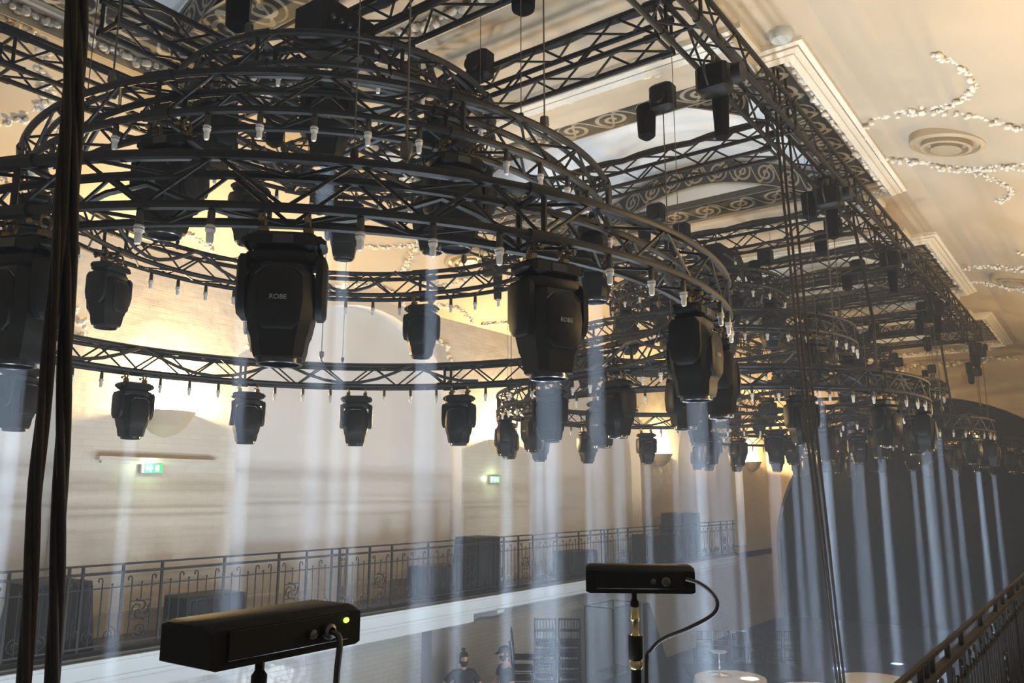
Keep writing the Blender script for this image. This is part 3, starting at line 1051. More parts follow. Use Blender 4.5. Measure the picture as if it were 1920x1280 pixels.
# cable looms lying on and sagging under the trusses
def loom(pts, r, lab, n=6):
    m = MB().tube(pts, r, n)
    return tag(m.obj('cable_loom', M_cable), lab, 'cable', 'cable looms on the trusses')
def sag(p0, p1, k, dz, jit=.03):
    p0, p1 = Vector(p0), Vector(p1)
    out = []
    for i in range(k*4 + 1):
        t = i/(k*4)
        p = p0.lerp(p1, t)
        s_ = abs(math.sin(PI*t*k))
        out.append(p + Vector((rnd.uniform(-jit, jit), rnd.uniform(-jit, jit), -dz*s_)))
    return out
loom(sag((1.2, GY0 + .05, GH + .235), (22.2, GY0 + .05, GH + .235), 16, .0, .01), .035, 'thick black cable bundle lying on top of the right-hand long truss')
loom(sag((.6, GY1 - .05, GH + .235), (22.2, GY1 - .05, GH + .235), 16, .0, .01), .035, 'thick black cable bundle lying on top of the left-hand long truss')
for i, x in enumerate(CROSS):
    loom(sag((x + .04, GY0 + .3, GH + .24), (x + .04, GY1 - .3, GH + .24), 5, -.03, .012), .04, 'black cable bundle lying along the %s cross truss from the viewer' % ORD[i + 1])
def ring_loom(k, ht, Rm, ang0, ang1, dz, lab, off=0):
    cx = CH_X + STEP*k
    pts = []
    m = int((ang1 - ang0)/4)
    for i in range(m + 1):
        a = R(ang0 + (ang1 - ang0)*i/m)
        s_ = abs(math.sin((ang0 + (ang1 - ang0)*i/m)*PI/30))
        pts.append((cx + (Rm + off)*math.cos(a), CH_Y + (Rm + off)*math.sin(a), H(ht + .035 - dz*s_)))
    loom(pts, .018, lab)
for k in range(3):
    for (nm, ht, Rm, n) in RINGS:
        ring_loom(k, ht, Rm, 8, 352, .0, 'black cable bundle running inside the %s ring of the %s chandelier' % (nm, CHN[k]))
    if k < 2:
        for (nm, ht, Rm, n), o_ in zip(RINGS, (.17, .17, .17)):
            ring_loom(k, ht - .03, Rm, 14, 356, .22, 'slack black cable swags looping below the %s ring of the %s chandelier' % (nm, CHN[k]), -o_)
    cx = CH_X + STEP*k
    ox = .52 if k < 2 else -.52
    for j in range(5):
        a = R(72*j + 200)
        p = [(cx + 1.23*math.cos(a), CH_Y + 1.23*math.sin(a), H(3.29)), (cx + .7*math.cos(a), CH_Y + .7*math.sin(a), H(3.12)), (cx + ox + .3*math.cos(a), CH_Y - .45 + .25*math.sin(a), H(3.4)), (cx + ox + .06*math.cos(a), CH_Y - .45 + .06*math.sin(a), H(3.95))]
        loom(p, .03, '%s sagging cable bundle feeding the top ring of the %s chandelier' % (ORD[j + 1], CHN[k]))

# thick cables and ropes
def rope(pts, r, lab, strands=3, name='hanging_rope'):
    m = MB()
    for j in range(strands):
        a = 2*PI*j/strands
        q = []
        for i in range(len(pts)*6 - 5):
            s_ = i/6
            i0 = min(int(s_), len(pts) - 2)
            p = Vector(pts[i0]).lerp(Vector(pts[i0 + 1]), s_ - i0)
            tw = a + s_*2.2
            q.append(p + Vector((math.cos(tw), math.sin(tw), 0))*r*.5)
        m.tube(q, r*.62, 7)
    return tag(m.obj(name, M_rope, None, 60), lab, 'rope')
def unray(x, y):
    a, b, F = x - 960, 640 - y, 1521.0
    up = b*math.cos(PITCH) + F*math.sin(PITCH)
    fw = F*math.cos(PITCH) - b*math.sin(PITCH)
    return Vector((fw*VX + a*VY, fw*VY - a*VX, up))
def on_y(x, y, Y):
    d = unray(x, y)
    return Vector((0, 0, EYE)) + d*(Y/d.y)
def on_z(x, y, up):
    d = unray(x, y)
    return Vector((0, 0, EYE)) + d*(up/d.z)
def hang(pts):
    """carry a rope on up to the ceiling and down to the hall floor"""
    a, b = Vector(pts[0]), Vector(pts[1])
    d = (a - b)/(a.z - b.z)
    top = a + Vector((0, 0, TOPZ - a.z)) + Vector((d.x, d.y, 0))*(TOPZ - a.z)*.2
    a, b = Vector(pts[-1]), Vector(pts[-2])
    d = (a - b)/(b.z - a.z)
    bot = a + Vector((d.x, d.y, 0))*(a.z - .05)*.15
    bot.z = .05
    return [top] + list(pts) + [bot]
zz = lambda L_: [(x, y, H(u)) for x, y, u in L_]
rope(hang(zz([(.69, 1.6, 1.04), (.70, 1.6, .85), (.712, 1.6, .62), (.73, 1.6, .29), (.75, 1.6, -.03), (.77, 1.6, -.36)])), .0135, 'thick dark cable rope hanging at the left, the right one of the close pair')
rope(hang(zz([(.672, 1.6, 1.03), (.69, 1.6, .72), (.70, 1.6, .37), (.703, 1.6, .02), (.72, 1.6, -.35)])), .0125, 'thick dark cable rope hanging at the left, swinging out to the left below')
for pts, lab in (([(7.63, 2.32, 2.97), (7.85, 2.30, .47), (8.27, 2.30, -1.73)], 'leftmost of three thin black ropes hanging from the right-hand long truss'),
                 ([(7.84, 2.34, 3.04), (7.99, 2.30, .47), (8.38, 2.30, -1.75)], 'middle of three thin black ropes hanging from the right-hand long truss'),
                 ([(8.08, 2.34, 3.11), (8.17, 2.30, .48), (8.50, 2.30, -1.77)], 'rightmost of three thin black ropes hanging from the right-hand long truss')):
    rope(hang(zz([(pts[0][0] - .03, pts[0][1], 3.6)] + pts)), .013, lab)
for pts, lab in (([(17.9, 2.55, 3.6), (18.1, 2.5, 2.2), (18.5, 2.5, 1.55), (18.7, 2.6, 1.3)], 'short black cable dropping to the right side of the third chandelier'),
                 ([(11.3, 2.5, 3.6), (11.5, 2.4, 2.3), (11.9, 2.5, 1.6)], 'short black cable dropping to the right side of the second chandelier')):
    rope(zz(pts), .022, lab)

# ------------------------------------------------------------------ wrought iron railings
def spiral(mb, c, r0, turns, r, sgn=1, a0=0.0, y=0.0):
    n = int(turns*14)
    pts = []
    for i in range(n + 1):
        t = i/n
        a = a0 + sgn*turns*2*PI*t
        rr = r0*(1 - .82*t)
        pts.append((c[0] + rr*math.cos(a), y, c[1] + rr*math.sin(a)))
    mb.tube(pts, r, 5)
def make_railing():
    t = thing('railing_section', 'x', 'railing', group='wrought iron railing sections')
    L_, RH = 3.8, .95
    for nm, z, d in (('top_rail', RH, (.022, .022)), ('hand_rail', RH - .09, (.05, .028)), ('thin_rail', RH - .25, (.014, .014)), ('bottom_rail', .10, (.02, .02)), ('kerb_rail', .035, (.05, .05))):
        MB().box((0, 0, z), (L_, d[0], d[1])).obj(nm, M_iron, t)
    posts = [-1.9, -1.755, -1.305, -.835, 0, .835, 1.305, 1.755]
    for x in posts:
        MB().box((x, 0, RH/2), (.026, .026, RH)).obj('post', M_iron, t)
    # plain bays of balusters
    k = 0
    for a, b in ((-1.755, -1.305), (-.835, 0), (0, .835), (1.305, 1.755)):
        n = round((b - a)/.118)
        for i in range(1, n):
            x = a + (b - a)*i/n
            m = MB()
            if i % 2 == 0:
                s_ = 1 if k % 2 else -1
                k += 1
                m.tube([(x, 0, .10), (x, 0, RH - .20), (x, 0, RH - .165)] + [(x + s_*.024*(1 - math.cos(q)), 0, RH - .165 + .024*math.sin(q)) for q in [R(v) for v in (30, 60, 90, 130, 180, 230)]], .008, 5)
            else:
                m.tube([(x, 0, .10), (x, 0, RH - .225)], .007, 5)
                m.blob((x, 0, RH - .215), .013)
            m.obj('baluster', M_iron, t)
            if i % 2 == 1 and i < n:
                sc = MB()
                spiral(sc, (x, .205), .085, 1.6, .008, 1 if i % 4 == 1 else -1, PI/2)
                sc.obj('scroll', M_iron, t)
    # pinwheel panels
    for c in (-1.07, 1.07):
        for x in (c - .12, c + .12):
            s_ = 1 if x > c else -1
            MB().tube([(x, 0, .10), (x, 0, RH - .165)] + [(x + s_*.024*(1 - math.cos(q)), 0, RH - .165 + .024*math.sin(q)) for q in [R(v) for v in (30, 60, 90, 130, 180, 230)]], .008, 5).obj('baluster', M_iron, t)
        m = MB()
        m.tube([(c, 0, RH - .42), (c, 0, RH - .22)], .007, 5)
        m.blob((c, 0, RH - .215), .013)
        for z in (RH - .42, .34):
            m.tube([(c - .12, 0, z), (c + .12, 0, z)], .007, 5)
        zc = (RH - .42 + .34)/2
        for q in range(4):
            a0 = q*PI/2
            m.tube([(c + rr*math.cos(a0 + w), 0, zc + rr*math.sin(a0 + w)) for rr, w in ((.012, 0), (.05, .2), (.085, .75), (.098, 1.3), (.095, 1.75), (.13, 2.0))], .009, 5)
        m.obj('pinwheel', M_iron, t)
        sc = MB()
        spiral(sc, (c, .215), .085, 1.8, .009, 1, PI)
        sc.obj('scroll', M_iron, t)
    # the slim lyre panel at the end of the section
    c = -1.9 + .0725
    m = MB()
    for s_ in (-1, 1):
        m.tube([(c + s_*.035, 0, .30), (c + s_*.035, 0, RH - .2)], .006, 5)
        spiral(m, (c + s_*.034, RH - .16), .034, 1.3, .006, s_, -PI/2)
        spiral(m, (c + s_*.034, .26), .034, 1.3, .006, -s_, PI/2)
    m.tube([(c, 0, .08), (c, 0, .42)], .006, 5)
    m.obj('lyre', M_iron, t)
    return t
RAIL = make_railing()
RAIL.location = (6.34, 9.12, BF + .02)
RAIL['label'] = 'wrought iron railing on the far balcony beneath the nearest wall lamp'
for k, lab in ((-2, 'wrought iron railing on the far balcony beyond the left edge of the view'), (-1, 'wrought iron railing on the far balcony at the left edge, behind the ropes'), (1, 'wrought iron railing on the far balcony below the wide blind arch'), (2, 'wrought iron railing on the far balcony in front of the pair of speaker boxes'),
               (3, 'wrought iron railing on the far balcony below the third wall lamp'), (4, 'wrought iron railing at the far end of the far balcony, by the tall cabinet')):
    dup(RAIL, (6.34 + 3.8*k, 9.12, BF + .02), 0, lab)
for k, lab in ((-1, 'wrought iron railing on the near balcony right before the viewer'), (0, 'wrought iron railing on the near balcony at the bottom right corner'), (1, 'wrought iron railing on the near balcony, farther along at the right edge'), (2, 'wrought iron railing on the near balcony, far along beyond the right edge')):
    dup(RAIL, (6.34 + 3.8*k, .82, BF + .02), 0, lab)

# ------------------------------------------------------------------ speakers on the far balcony
def speaker(x, y, w, d, h, lab, kind='box', rz=0.0):
    t = thing('speaker_cabinet', lab, 'speaker', (x, y, BF + .0), rz, 'black speaker boxes on the far balcony')
    b = MB()
    if kind == 'wedge':
        b.prism([(-w*.5, 0), (w*.5, 0), (w*.40, h), (-w*.34, h)], 'y', -d/2, d/2)
        g = [(-w*.43, .06), (w*.43, .06), (w*.35, h - .05), (-w*.30, h - .05)]
    else:
        b.box((0, 0, h/2), (w, d, h), bev=.015)
        g = [(-w*.45, .05), (w*.45, .05), (w*.45, h - .05), (-w*.45, h - .05)]
    b.obj('cabinet', M_box, t)
    MB().prism(g, 'y', -d/2 - .012, -d/2 + .004).obj('grille', M_grille, t)
    MB().box((w*(.46 if kind == 'box' else .40), 0, h*.6), (.05, .16, .05), bev=.015).obj('handle', M_plastic, t)
speaker(4.42, 9.5, .86, .5, .80, 'black wedge-sided speaker on the far balcony behind the two close ropes', 'wedge')
speaker(6.36, 9.5, .82, .55, .50, 'low black speaker box on the far balcony behind the left black device')
speaker(10.75, 9.5, .85, .5, .55, 'low black speaker box beside the tall wedge speaker on the far balcony')
speaker(11.85, 9.5, .86, .5, .98, 'tall black wedge-sided speaker halfway along the far balcony', 'wedge')
speaker(15.25, 9.5, .95, .55, .55, 'low black speaker box on the far balcony above the right black device')
speaker(18.9, 9.5, 1.1, .6, .75, 'black speaker box on the far balcony just left of the tall cabinet')
speaker(20.6, 9.5, 1.2, .6, 1.25, 'tall dark cabinet at the far end of the far balcony')

# ------------------------------------------------------------------ small black devices on poles at the near rail
def device(x, y, up, rz, lab, led, cable, h=.052, roll=0.0):
    t = thing('wireless_receiver', lab, 'receiver', (x, y, H(up)), rz)
    c = MB()
    pr = [(-.10, -h*.5), (.0, -h*.5), (.0, h*.42), (-.012, h*.5), (-.085, h*.5), (-.10, h*.35)]
    L_ = .118
    secs = []
    for xx, q in ((-L_, .88), (-L_ + .008, 1), (L_ - .008, 1), (L_, .88)):
        secs.append([(xx, .10 + p[0]*1.0, p[1]*q) for p in pr])
    c.loft(secs)
    c.obj('case', M_device, t)
    MB().box((0, -.0015, 0), (.19, .003, h*.66), bev=.001).obj('back_panel', M_plastic, t)
    k = MB()
    k.lathe([(.010, 0), (.010, .008), (.006, .010), (.006, .004)], 14, (.055, -.003, -.002), Matrix.Rotation(PI/2, 3, 'X'))
    k.lathe([(.006, 0), (.006, .006), (.003, .007)], 10, (.028, -.003, -.002), Matrix.Rotation(PI/2, 3, 'X'))
    k.obj('connector', M_steel, t)
    if led:
        MB().blob((.088, -.004, .008), .0036, (1.5, .6, 1), 10).obj('status_light', M_led, t)
    p = MB()
    p.tube([(-.012, .045, -h*.45), (-.012, .045, -.055)], .006, 8)
    p.lathe([(.006, .0), (.010, -.006), (.010, -.016), (.006, -.02)], 10, (-.012, .045, -.045))
    p.obj('swivel_stem', M_device, t)
    b = MB()
    b.lathe([(.0085, -.062), (.0085, -.085), (.011, -.088), (.0075, -.092), (.0075, -.118), (.010, -.122)], 10, (-.012, .045, 0))
    b.obj('threaded_rod', M_brass, t)
    g = MB()
    g.lathe([(.0165, -.122), (.0165, -.168), (.012, -.176)], 12, (-.012, .045, 0))
    g.obj('pole_grip', M_plastic, t)
    MB().lathe([(.013, -.174), (.015, -.178), (.015, -.188), (.012, -.192)], 12, (-.012, .045, 0)).obj('pole_collar', M_brass, t)
    f = MB().lathe([(.0115, -.19), (.0115, -.62 - up - .155)], 10, (-.012, .045, 0))
    f.obj('pole', M_device, t)
    m = MB()
    pts = [Vector(q) for q in cable]
    out = []
    for i in range(len(pts) - 1):
        p0, p1, p2, p3 = pts[max(0, i - 1)], pts[i], pts[i + 1], pts[min(len(pts) - 1, i + 2)]
        for s_ in range(6):
            u = s_/6
            out.append(.5*((2*p1) + (p2 - p0)*u + (2*p0 - 5*p1 + 4*p2 - p3)*u*u + (3*p1 - p0 - 3*p2 + p3)*u**3))
    out.append(pts[-1])
    m.tube(out, .0042, 7)
    m.obj('cable', M_cable, t)
device(.703, .86, -.176, R(1), 'black receiver box with a green light on a pole, nearest at bottom left', True,
       [(.055, -.004, -.004), (.052, -.03, -.008), (.050, -.03, -.05), (.056, -.02, -.12), (.05, -.01, -.25), (.02, .03, -.42)])
device(1.645, .86, -.186, R(-60), 'black receiver box with a looping cable on a pole, right of centre', False,
       [(.098, -.004, .004), (.125, -.01, -.004), (.150, -.01, -.022), (.162, -.008, -.045), (.150, -.004, -.07), (.10, .0, -.098), (.045, .02, -.125), (.02, .03, -.150), (.01, .035, -.175), (.008, .03, -.3)], h=.056)

# ------------------------------------------------------------------ hall floor: chairs, tables, riser, cabinet, people
def make_chair():
    t = thing('ballroom_chair', 'x', 'chair', group='black ballroom chairs')
    s_ = MB()
    s_.box((0, 0, .44), (.335, .40, .03), bev=.01)
    s_.obj('seat', M_chair, t)
    MB().box((0, 0, .467), (.31, .37, .03), bev=.012).obj('seat_pad', M_cushion, t)
    for x in (-.19, .19):
        MB().tube([(x, -.18, 0), (x, -.18, .43)], .012, 6).obj('leg', M_chair, t)
        MB().tube([(x, .20, 0), (x, .18, .43)], .012, 6).obj('leg', M_chair, t)
        MB().tube([(x, .18, .43), (x, .20, .70), (x*.98, .235, .93)], .012, 6).obj('back_post', M_chair, t)
    for z, y in ((.91, .233), (.70, .204), (.56, .192)):
        MB().tube([(-.19, y, z), (.19, y, z)], .013, 6).obj('back_rail', M_chair, t)
    sp = MB()
    for i in range(6):
        x = -.14 + .056*i
        sp.tube([(x, .204, .70), (x, .232, .91)], .007, 5)
    sp.obj('spindles', M_chair, t)
    st = MB()
    for y in (-.18, .19):
        st.tube([(-.19, y, .2), (.19, y, .2)], .009, 5)
    for x in (-.166, .166):
        st.tube([(x, -.18, .15), (x, .19, .15)], .009, 5)
    st.obj('stretchers', M_chair, t)
    return t
CHAIR = make_chair()
first = [True]
def chair(loc, rz, lab, grp, tilt=0.0):
    if first[0]:
        o = CHAIR
        o.location, o.rotation_euler = loc, (tilt, 0, rz)
        o['label'], o['group'] = lab, grp
        first[0] = False
    else:
        o = dup(CHAIR, loc, rz, lab, grp)
        o.rotation_euler = (tilt, 0, rz)
LV = ['bottom', 'second from bottom', 'third from bottom', 'fourth from bottom', 'fifth from bottom', 'sixth from bottom', 'seventh from bottom', 'topmost']
for (x, y, rz, n, nm, dy) in ((12.45, 9.13, R(35), 7, 'leaning stack seen from the side', .036), (12.88, 8.70, R(125), 8, 'left stack seen from behind', .036), (13.13, 8.33, R(125), 8, 'right stack seen from behind', .036)):
    for i in range(n):
        d = Vector((-math.sin(rz), math.cos(rz)))*(-dy*i)
        chair((x + d.x, y + d.y, .175*i), rz, 'black ballroom chair, %s in the %s' % (LV[i] if i < n - 1 else 'topmost', nm), 'stacked black chairs')
RX = ((20.62, 9.05), (21.97, 7.24))
for i in range(6):
    x = RX[0][0] + (RX[1][0] - RX[0][0])*i/5
    y = RX[0][1] + (RX[1][1] - RX[0][1])*i/5
    chair((x, y, 0.02), R(-54 + 180), '%s black ballroom chair from the left in the far row before the curtain' % ORD[i + 1], 'row of chairs by the curtain')

def table(x, y, lab, rad=.70):
    t = thing('round_table', lab, 'table', (x, y, 0), 0, 'round tables under white cloths')
    MB().lathe([(rad - .02, .70), (rad - .01, .715), (rad - .01, .725), (.01, .725)], 40).obj('table_top', M_board, t)
    for q in range(4):
        a = q*PI/2 + .4
        MB().tube([((rad - .3)*math.cos(a), (rad - .3)*math.sin(a), 0), ((rad - .3)*math.cos(a), (rad - .3)*math.sin(a), .70)], .02, 8).obj('leg', M_steel, t)
    c = MB()
    n = 72
    secs = []
    for rr, z, w in ((.01, .732, 0), (rad*.6, .732, 0), (rad - .02, .732, 0), (rad + .005, .722, 0), (rad + .02, .60, .02), (rad + .05, .30, .05), (rad + .07, .03, .07)):
        secs.append([((rr + w*math.sin(11*2*PI*i/n))*math.cos(2*PI*i/n), (rr + w*math.sin(11*2*PI*i/n))*math.sin(2*PI*i/n), z) for i in range(n)])
    c.loft(secs, cap=False)
    o = c.obj('tablecloth', M_cloth, None, 60, (x, y, 0))
    tag(o, lab.replace('table under', 'cloth over'), 'tablecloth', 'white round tablecloths')
table(18.2, 4.35, 'round table under a white cloth, nearest the right-hand railing')
table(16.6, 5.03, 'round table under a white cloth, second from the right at the bottom edge')
table(16.7, 6.75, 'round table under a white cloth bearing the silver stand')
table(14.5, 7.1, 'round table under a white cloth, leftmost at the bottom edge')
st = thing('silver_stand', 'tall silver centrepiece stand with a round plate on top, on the white table', 'centrepiece', (16.72, 6.98, .733))
MB().lathe([(.24, 0), (.24, .015), (.06, .03), (.02, .05)], 24).obj('foot', M_silver, st)
MB().lathe([(.02, .04), (.014, .12), (.028, .16), (.014, .20), (.014, .40), (.03, .44)], 12).obj('stem', M_silver, st)
MB().lathe([(.03, .43), (.17, .455), (.18, .47), (.01, .46)], 24).obj('plate', M_silver, st)

rs = thing('stage_riser', 'low dark stage riser on the floor before the row of chairs', 'riser', (19.4, 7.5, 0), R(-54))
MB().box((0, 0, .30), (2.6, 1.6, .05)).obj('deck', M_drape, rs)
for sx in (-1.2, 1.2):
    for sy in (-.7, .7):
        MB().tube([(sx, sy, 0), (sx, sy, .28)], .03, 8).obj('leg', M_steel, rs)
MB().box((0, -.81, .15), (2.6, .015, .28)).obj('skirt', M_drape, rs)

gc = thing('glass_cabinet', 'tall clear glass cabinet with thin dark edges, left of the right-hand pole', 'cabinet', (16.9, 9.55, 0), 0)
f = MB()
W_, D_, H_ = 1.3, .7, 1.92
for sx in (-W_/2, W_/2):
    for sy in (-D_/2, D_/2):
        f.box((sx, sy, H_/2), (.022, .022, H_))
for z in (.02, H_):
    for sy in (-D_/2, D_/2):
        f.box((0, sy, z), (W_, .022, .022))
    for sx in (-W_/2, W_/2):
        f.box((sx, 0, z), (.022, D_, .022))
f.obj('edge_frame', M_steel, gc)
for i, (c, d) in enumerate((((0, -D_/2, H_/2), (W_ - .03, .008, H_ - .03)), ((0, D_/2, H_/2), (W_ - .03, .008, H_ - .03)), ((-W_/2, 0, H_/2), (.008, D_ - .03, H_ - .03)), ((W_/2, 0, H_/2), (.008, D_ - .03, H_ - .03)))):
    MB().box(c, d).obj('glass_pane', M_glass, gc)
MB().box((.1, 0, .5), (.9, .5, .02)).obj('shelf', M_glass, gc)
pn = MB()
pn.prism([(-.05, 0), (.75, 0), (.12, 1.85), (-.05, 1.85)], 'x', -.02, .02)
o = pn.obj('leaning_panel', M_box, None, 0, (18.0, 9.3, .0))
o.rotation_euler = (0, 0, R(-118))
tag(o, 'dark sloping panel standing just right of the glass cabinet', 'panel')

for i, (fx, fy) in enumerate(FLOOR_FILLS):  # invented cases round the added fill lamps
    t = thing('flood_panel', '%s cool white flood panel lying face up on the hall floor, below the picture' % ORD[i + 1], 'flood light', (fx, fy, 0), 0, 'flood panels on the hall floor')
    b = MB()
    for sx in (-.6, .6):
        b.box((sx, 0, .09), (.06, .86, .18))
    for sy in (-.4, .4):
        b.box((0, sy, .09), (1.14, .06, .18))
    b.box((0, 0, .05), (1.14, .8, .1))
    b.obj('housing', M_box, t)

# people -------------------------------------------------------------
def skin_mesh(name, joints, edges, m, parent=None, sub=2, smooth_=True, loc=(0, 0, 0)):
    """joints: (x, y, z, rx, ry)"""
    me = bpy.data.meshes.new(name)
    me.from_pydata([j[:3] for j in joints], edges, [])
    me.update()
    o = bpy.data.objects.new(name, me)
    COL.objects.link(o)
    o.parent = parent
    o.location = loc
    o.modifiers.new('skin', 'SKIN')
    sv = me.skin_vertices[0].data
    for i, j in enumerate(joints):
        sv[i].radius = (j[3], j[4] if len(j) > 4 else j[3])
        sv[i].use_root = (i == 0)
    ss = o.modifiers.new('subdivision', 'SUBSURF')
    ss.levels = ss.render_levels = sub
    me.materials.append(m)
    o.modifiers['skin'].use_smooth_shade = True
    return o
def person(loc, rz, lab, woman, arms, head_turn=0.0, head_tilt=0.0):
    t = thing('person', lab, 'person', loc, rz, 'people standing on the hall floor')
    k = .96 if woman else 1.0
    sh = .17 if woman else .195
    J, E_ = [], []
    def j(x, y, z, r, r2=None):
        J.append((x, y, z*k, r, r2 or r))
        return len(J) - 1
    def c(*a):
        for p, q in zip(a[:-1], a[1:]):
            E_.append((p, q))
    pel = j(0, 0, .98, .14, .11)
    wst = j(0, .0, 1.12, .125, .095)
    chs = j(0, .01, 1.32, .15, .105)
    nkb = j(0, .015, 1.47, .075, .07)
    nck = j(0, .0, 1.53, .050)
    hed = j(0, -.015, 1.58, .052)
    c(pel, wst, chs, nkb, nck, hed)
    for s_ in (-1, 1):
        hip = j(s_*.09, 0, .90, .095)
        kn = j(s_*.10, -.02, .50, .062)
        cf = j(s_*.10, .01, .34, .055)
        an = j(s_*.10, .02, .09, .040)
        ft = j(s_*.11, -.06, .045, .040, .035)
        to = j(s_*.115, -.15, .035, .034, .026)
        c(pel, hip, kn, cf, an, ft, to)
    ends = []
    for s_, (elb, wri) in zip((-1, 1), arms):
        so = j(s_*sh, .01, 1.42, .062)
        el = j(*elb, .044)
        wr = j(*wri, .029)
        c(chs, so, el, wr)
        ends.append((Vector((elb[0], elb[1], elb[2]*k)), Vector((wri[0], wri[1], wri[2]*k))))
    skin_mesh('body', J, E_, M_skin, t)
    # hands with separate fingers
    for (e, w), s_ in zip(ends, (-1, 1)):
        d = (w - e).normalized()
        side = d.cross(Vector((0, 0, 1)))
        side = side.normalized() if side.length > .1 else Vector((1, 0, 0))
        side *= s_
        nz = side.cross(d)
        hj = [(*w, .026, .018), (*(w + d*.05), .036, .015), (*(w + d*.09), .036, .014)]
        he = [(0, 1), (1, 2)]
        for q, ln in zip((-.028, -.009, .010, .028), (.062, .074, .078, .066)):
            b = len(hj)
            p0 = w + d*.10 + side*q
            hj += [(*p0, .009), (*(p0 + d*ln*.5 - nz*.008), .0085), (*(p0 + d*ln*.9 - nz*.03), .0075)]
            he += [(2, b), (b, b + 1), (b + 1, b + 2)]
        b = len(hj)
        hj += [(*(w + d*.035 - side*.040), .011), (*(w + d*.075 - side*.058), .0095), (*(w + d*.10 - side*.055), .008)]
        he += [(1, b), (b, b + 1), (b + 1, b + 2)]
        skin_mesh('hand', hj, he, M_skin, t, 1)
    # head
    hm = Matrix.Rotation(head_turn, 3, 'Z') @ Matrix.Rotation(head_tilt, 3, 'X')
    hc = Vector((0, -.02, 1.66*k))
    h = MB()
    rings = []
    for z, rx, ryf, ryb in ((-.115, .030, .060, .02), (-.095, .050, .078, .045), (-.06, .062, .086, .075), (-.02, .069, .090, .092), (.03, .073, .092, .100), (.07, .068, .084, .094), (.10, .050, .060, .070), (.115, .02, .025, .03)):
        q = []
        for i in range(20):
            a = 2*PI*i/20
            y = -math.cos(a)
            q.append(hc + hm @ Vector((rx*math.sin(a), y*(ryf if y < 0 else ryb), z)))
        rings.append(q)
    h.loft(rings)
    h.loft([[hc + hm @ Vector(p) for p in q] for q in ([(-.008, -.088, .02), (.008, -.088, .02), (0, -.080, .02)], [(-.015, -.088, -.022), (.015, -.088, -.022), (0, -.112, -.018)], [(-.008, -.08, -.032), (.008, -.08, -.032), (0, -.09, -.032)])])
    for s_ in (-1, 1):
        h.blob(hc + hm @ Vector((s_*.073, .01, -.005)), .026, (.35, .7, 1.1), 8)
    h.obj('head', M_skin, t, 60)
    for s_ in (-1, 1):
        MB().blob(hc + hm @ Vector((s_*.030, -.085, .022)), .009, (1.3, .6, .8), 8).obj('eye', M_hair, t)
    mk = MB()
    rings = []
    for z, rx, ryf in ((-.108, .045, .078), (-.075, .062, .098), (-.04, .070, .112), (-.008, .071, .104)):
        rings.append([hc + hm @ Vector((rx*math.sin(a), -ryf*math.cos(a), z)) for a in [R(v) for v in range(-80, 81, 16)]])
    for q0, q1 in zip(rings[:-1], rings[1:]):
        for i in range(len(q0) - 1):
            mk.quad(q0[i], q0[i+1], q1[i+1], q1[i])
    mk.obj('face_mask', M_mask, t, 60)
    hr = MB()
    rings = []
    for z, g in ((-.06, .4), (-.02, .75), (.03, 1.0), (.075, 1.0), (.108, .78), (.126, .35)):
        q = []
        for i in range(20):
            a = 2*PI*i/20
            y = -math.cos(a)
            lim = -.45 if z < .055 else -2
            rx = .079 if z < .08 else .079*g
            ry = .107 if z < .08 else .100*g
            yy = max(y, lim if z < .055 else y)
            q.append(hc + hm @ Vector((rx*math.sin(a), yy*ry*(1 if y > 0 else .93), z)))
        rings.append(q)
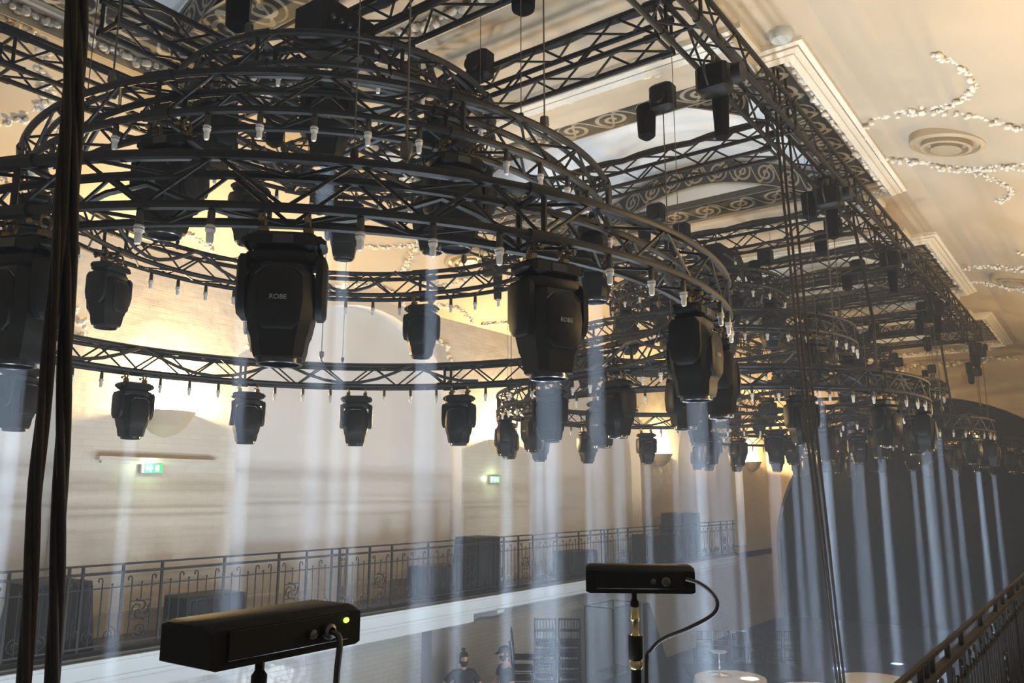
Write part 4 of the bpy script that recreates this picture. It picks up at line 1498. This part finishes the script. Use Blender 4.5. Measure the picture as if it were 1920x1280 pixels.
    if woman:
        hr.loft(rings)
        hr.blob(hc + hm @ Vector((0, .03, .152)), .042, (1, 1, .85), 10)
        hr.obj('hair', M_hair, t, 60)
    else:
        hr.loft(rings[:4])
        hr.obj('hair', M_hair, t, 60)
        cp = MB()
        cp.loft([[hc + hm @ Vector((rr*.084*math.sin(2*PI*i/20), -rr*.108*math.cos(2*PI*i/20), z)) for i in range(20)] for z, rr in ((.045, 1), (.075, 1.0), (.105, .85), (.128, .5), (.136, .1))])
        cp.loft([[hc + hm @ Vector(p) for p in q] for q in ([(-.07, -.07, .05), (.07, -.07, .05), (.07, -.07, .062), (-.07, -.07, .062)], [(-.06, -.135, .046), (.06, -.135, .046), (.06, -.135, .054), (-.06, -.135, .054)], [(-.035, -.17, .038), (.035, -.17, .038), (.035, -.17, .044), (-.035, -.17, .044)])])
        cp.obj('cap', M_mask, t, 50)
    # clothes
    J2, E2 = [], []
    def j2(x, y, z, r, r2):
        J2.append((x, y, z*k, r, r2))
        return len(J2) - 1
    a = [j2(0, 0, .93, .155, .125), j2(0, 0, 1.12, .14, .108), j2(0, .01, 1.32, .163, .118), j2(0, .015, 1.455, .095, .085)]
    E2 += list(zip(a[:-1], a[1:]))
    for s_, (elb, wri) in zip((-1, 1), arms):
        so = j2(s_*sh, .01, 1.42, .076, .076)
        mid = Vector((s_*sh, .01, 1.42)).lerp(Vector(elb), .72)
        m2 = j2(mid.x, mid.y, mid.z, .062, .062)
        E2 += [(a[2], so), (so, m2)]
    skin_mesh('t_shirt', J2, E2, M_shirt, t)
    J3, E3 = [], []
    J3.append((0, 0, .99*k, .148, .118))
    for s_ in (-1, 1):
        b = len(J3)
        J3 += [(s_*.092, 0, .88*k, .108, .108), (s_*.10, -.02, .50*k, .075, .075), (s_*.10, .015, .12*k, .058, .058)]
        E3 += [(0, b), (b, b + 1), (b + 1, b + 2)]
    skin_mesh('trousers', J3, E3, M_jeans, t)
    for s_ in (-1, 1):
        sh_ = MB()
        sh_.loft([[(s_*.11 + w*math.sin(a), y + .0*math.cos(a), max(0, .045 + hgt*math.cos(a))) for a in [2*PI*i/10 for i in range(10)]] for y, w, hgt in ((.08, .03, .03), (.05, .045, .06), (-.03, .046, .062), (-.12, .048, .045), (-.18, .03, .03))])
        sh_.obj('shoe', M_mask, t, 60)
# the figures face along -y before turning
person((11.4, 9.4, 0), R(-40), 'woman with hair in a top bun, dark t-shirt, arms bent, left of the man', True, (((-.36, .08, 1.20), (-.20, -.14, 1.06)), ((.33, .02, 1.16), (.28, -.20, 1.00))), R(8), R(6))
person((11.95, 8.90, 0), R(-118), 'man in a dark cap, face mask and t-shirt, reaching forward beside the woman', False, (((-.25, -.06, 1.17), (-.21, -.28, 1.08)), ((.26, .00, 1.14), (.25, -.12, .90))), 0, R(14))
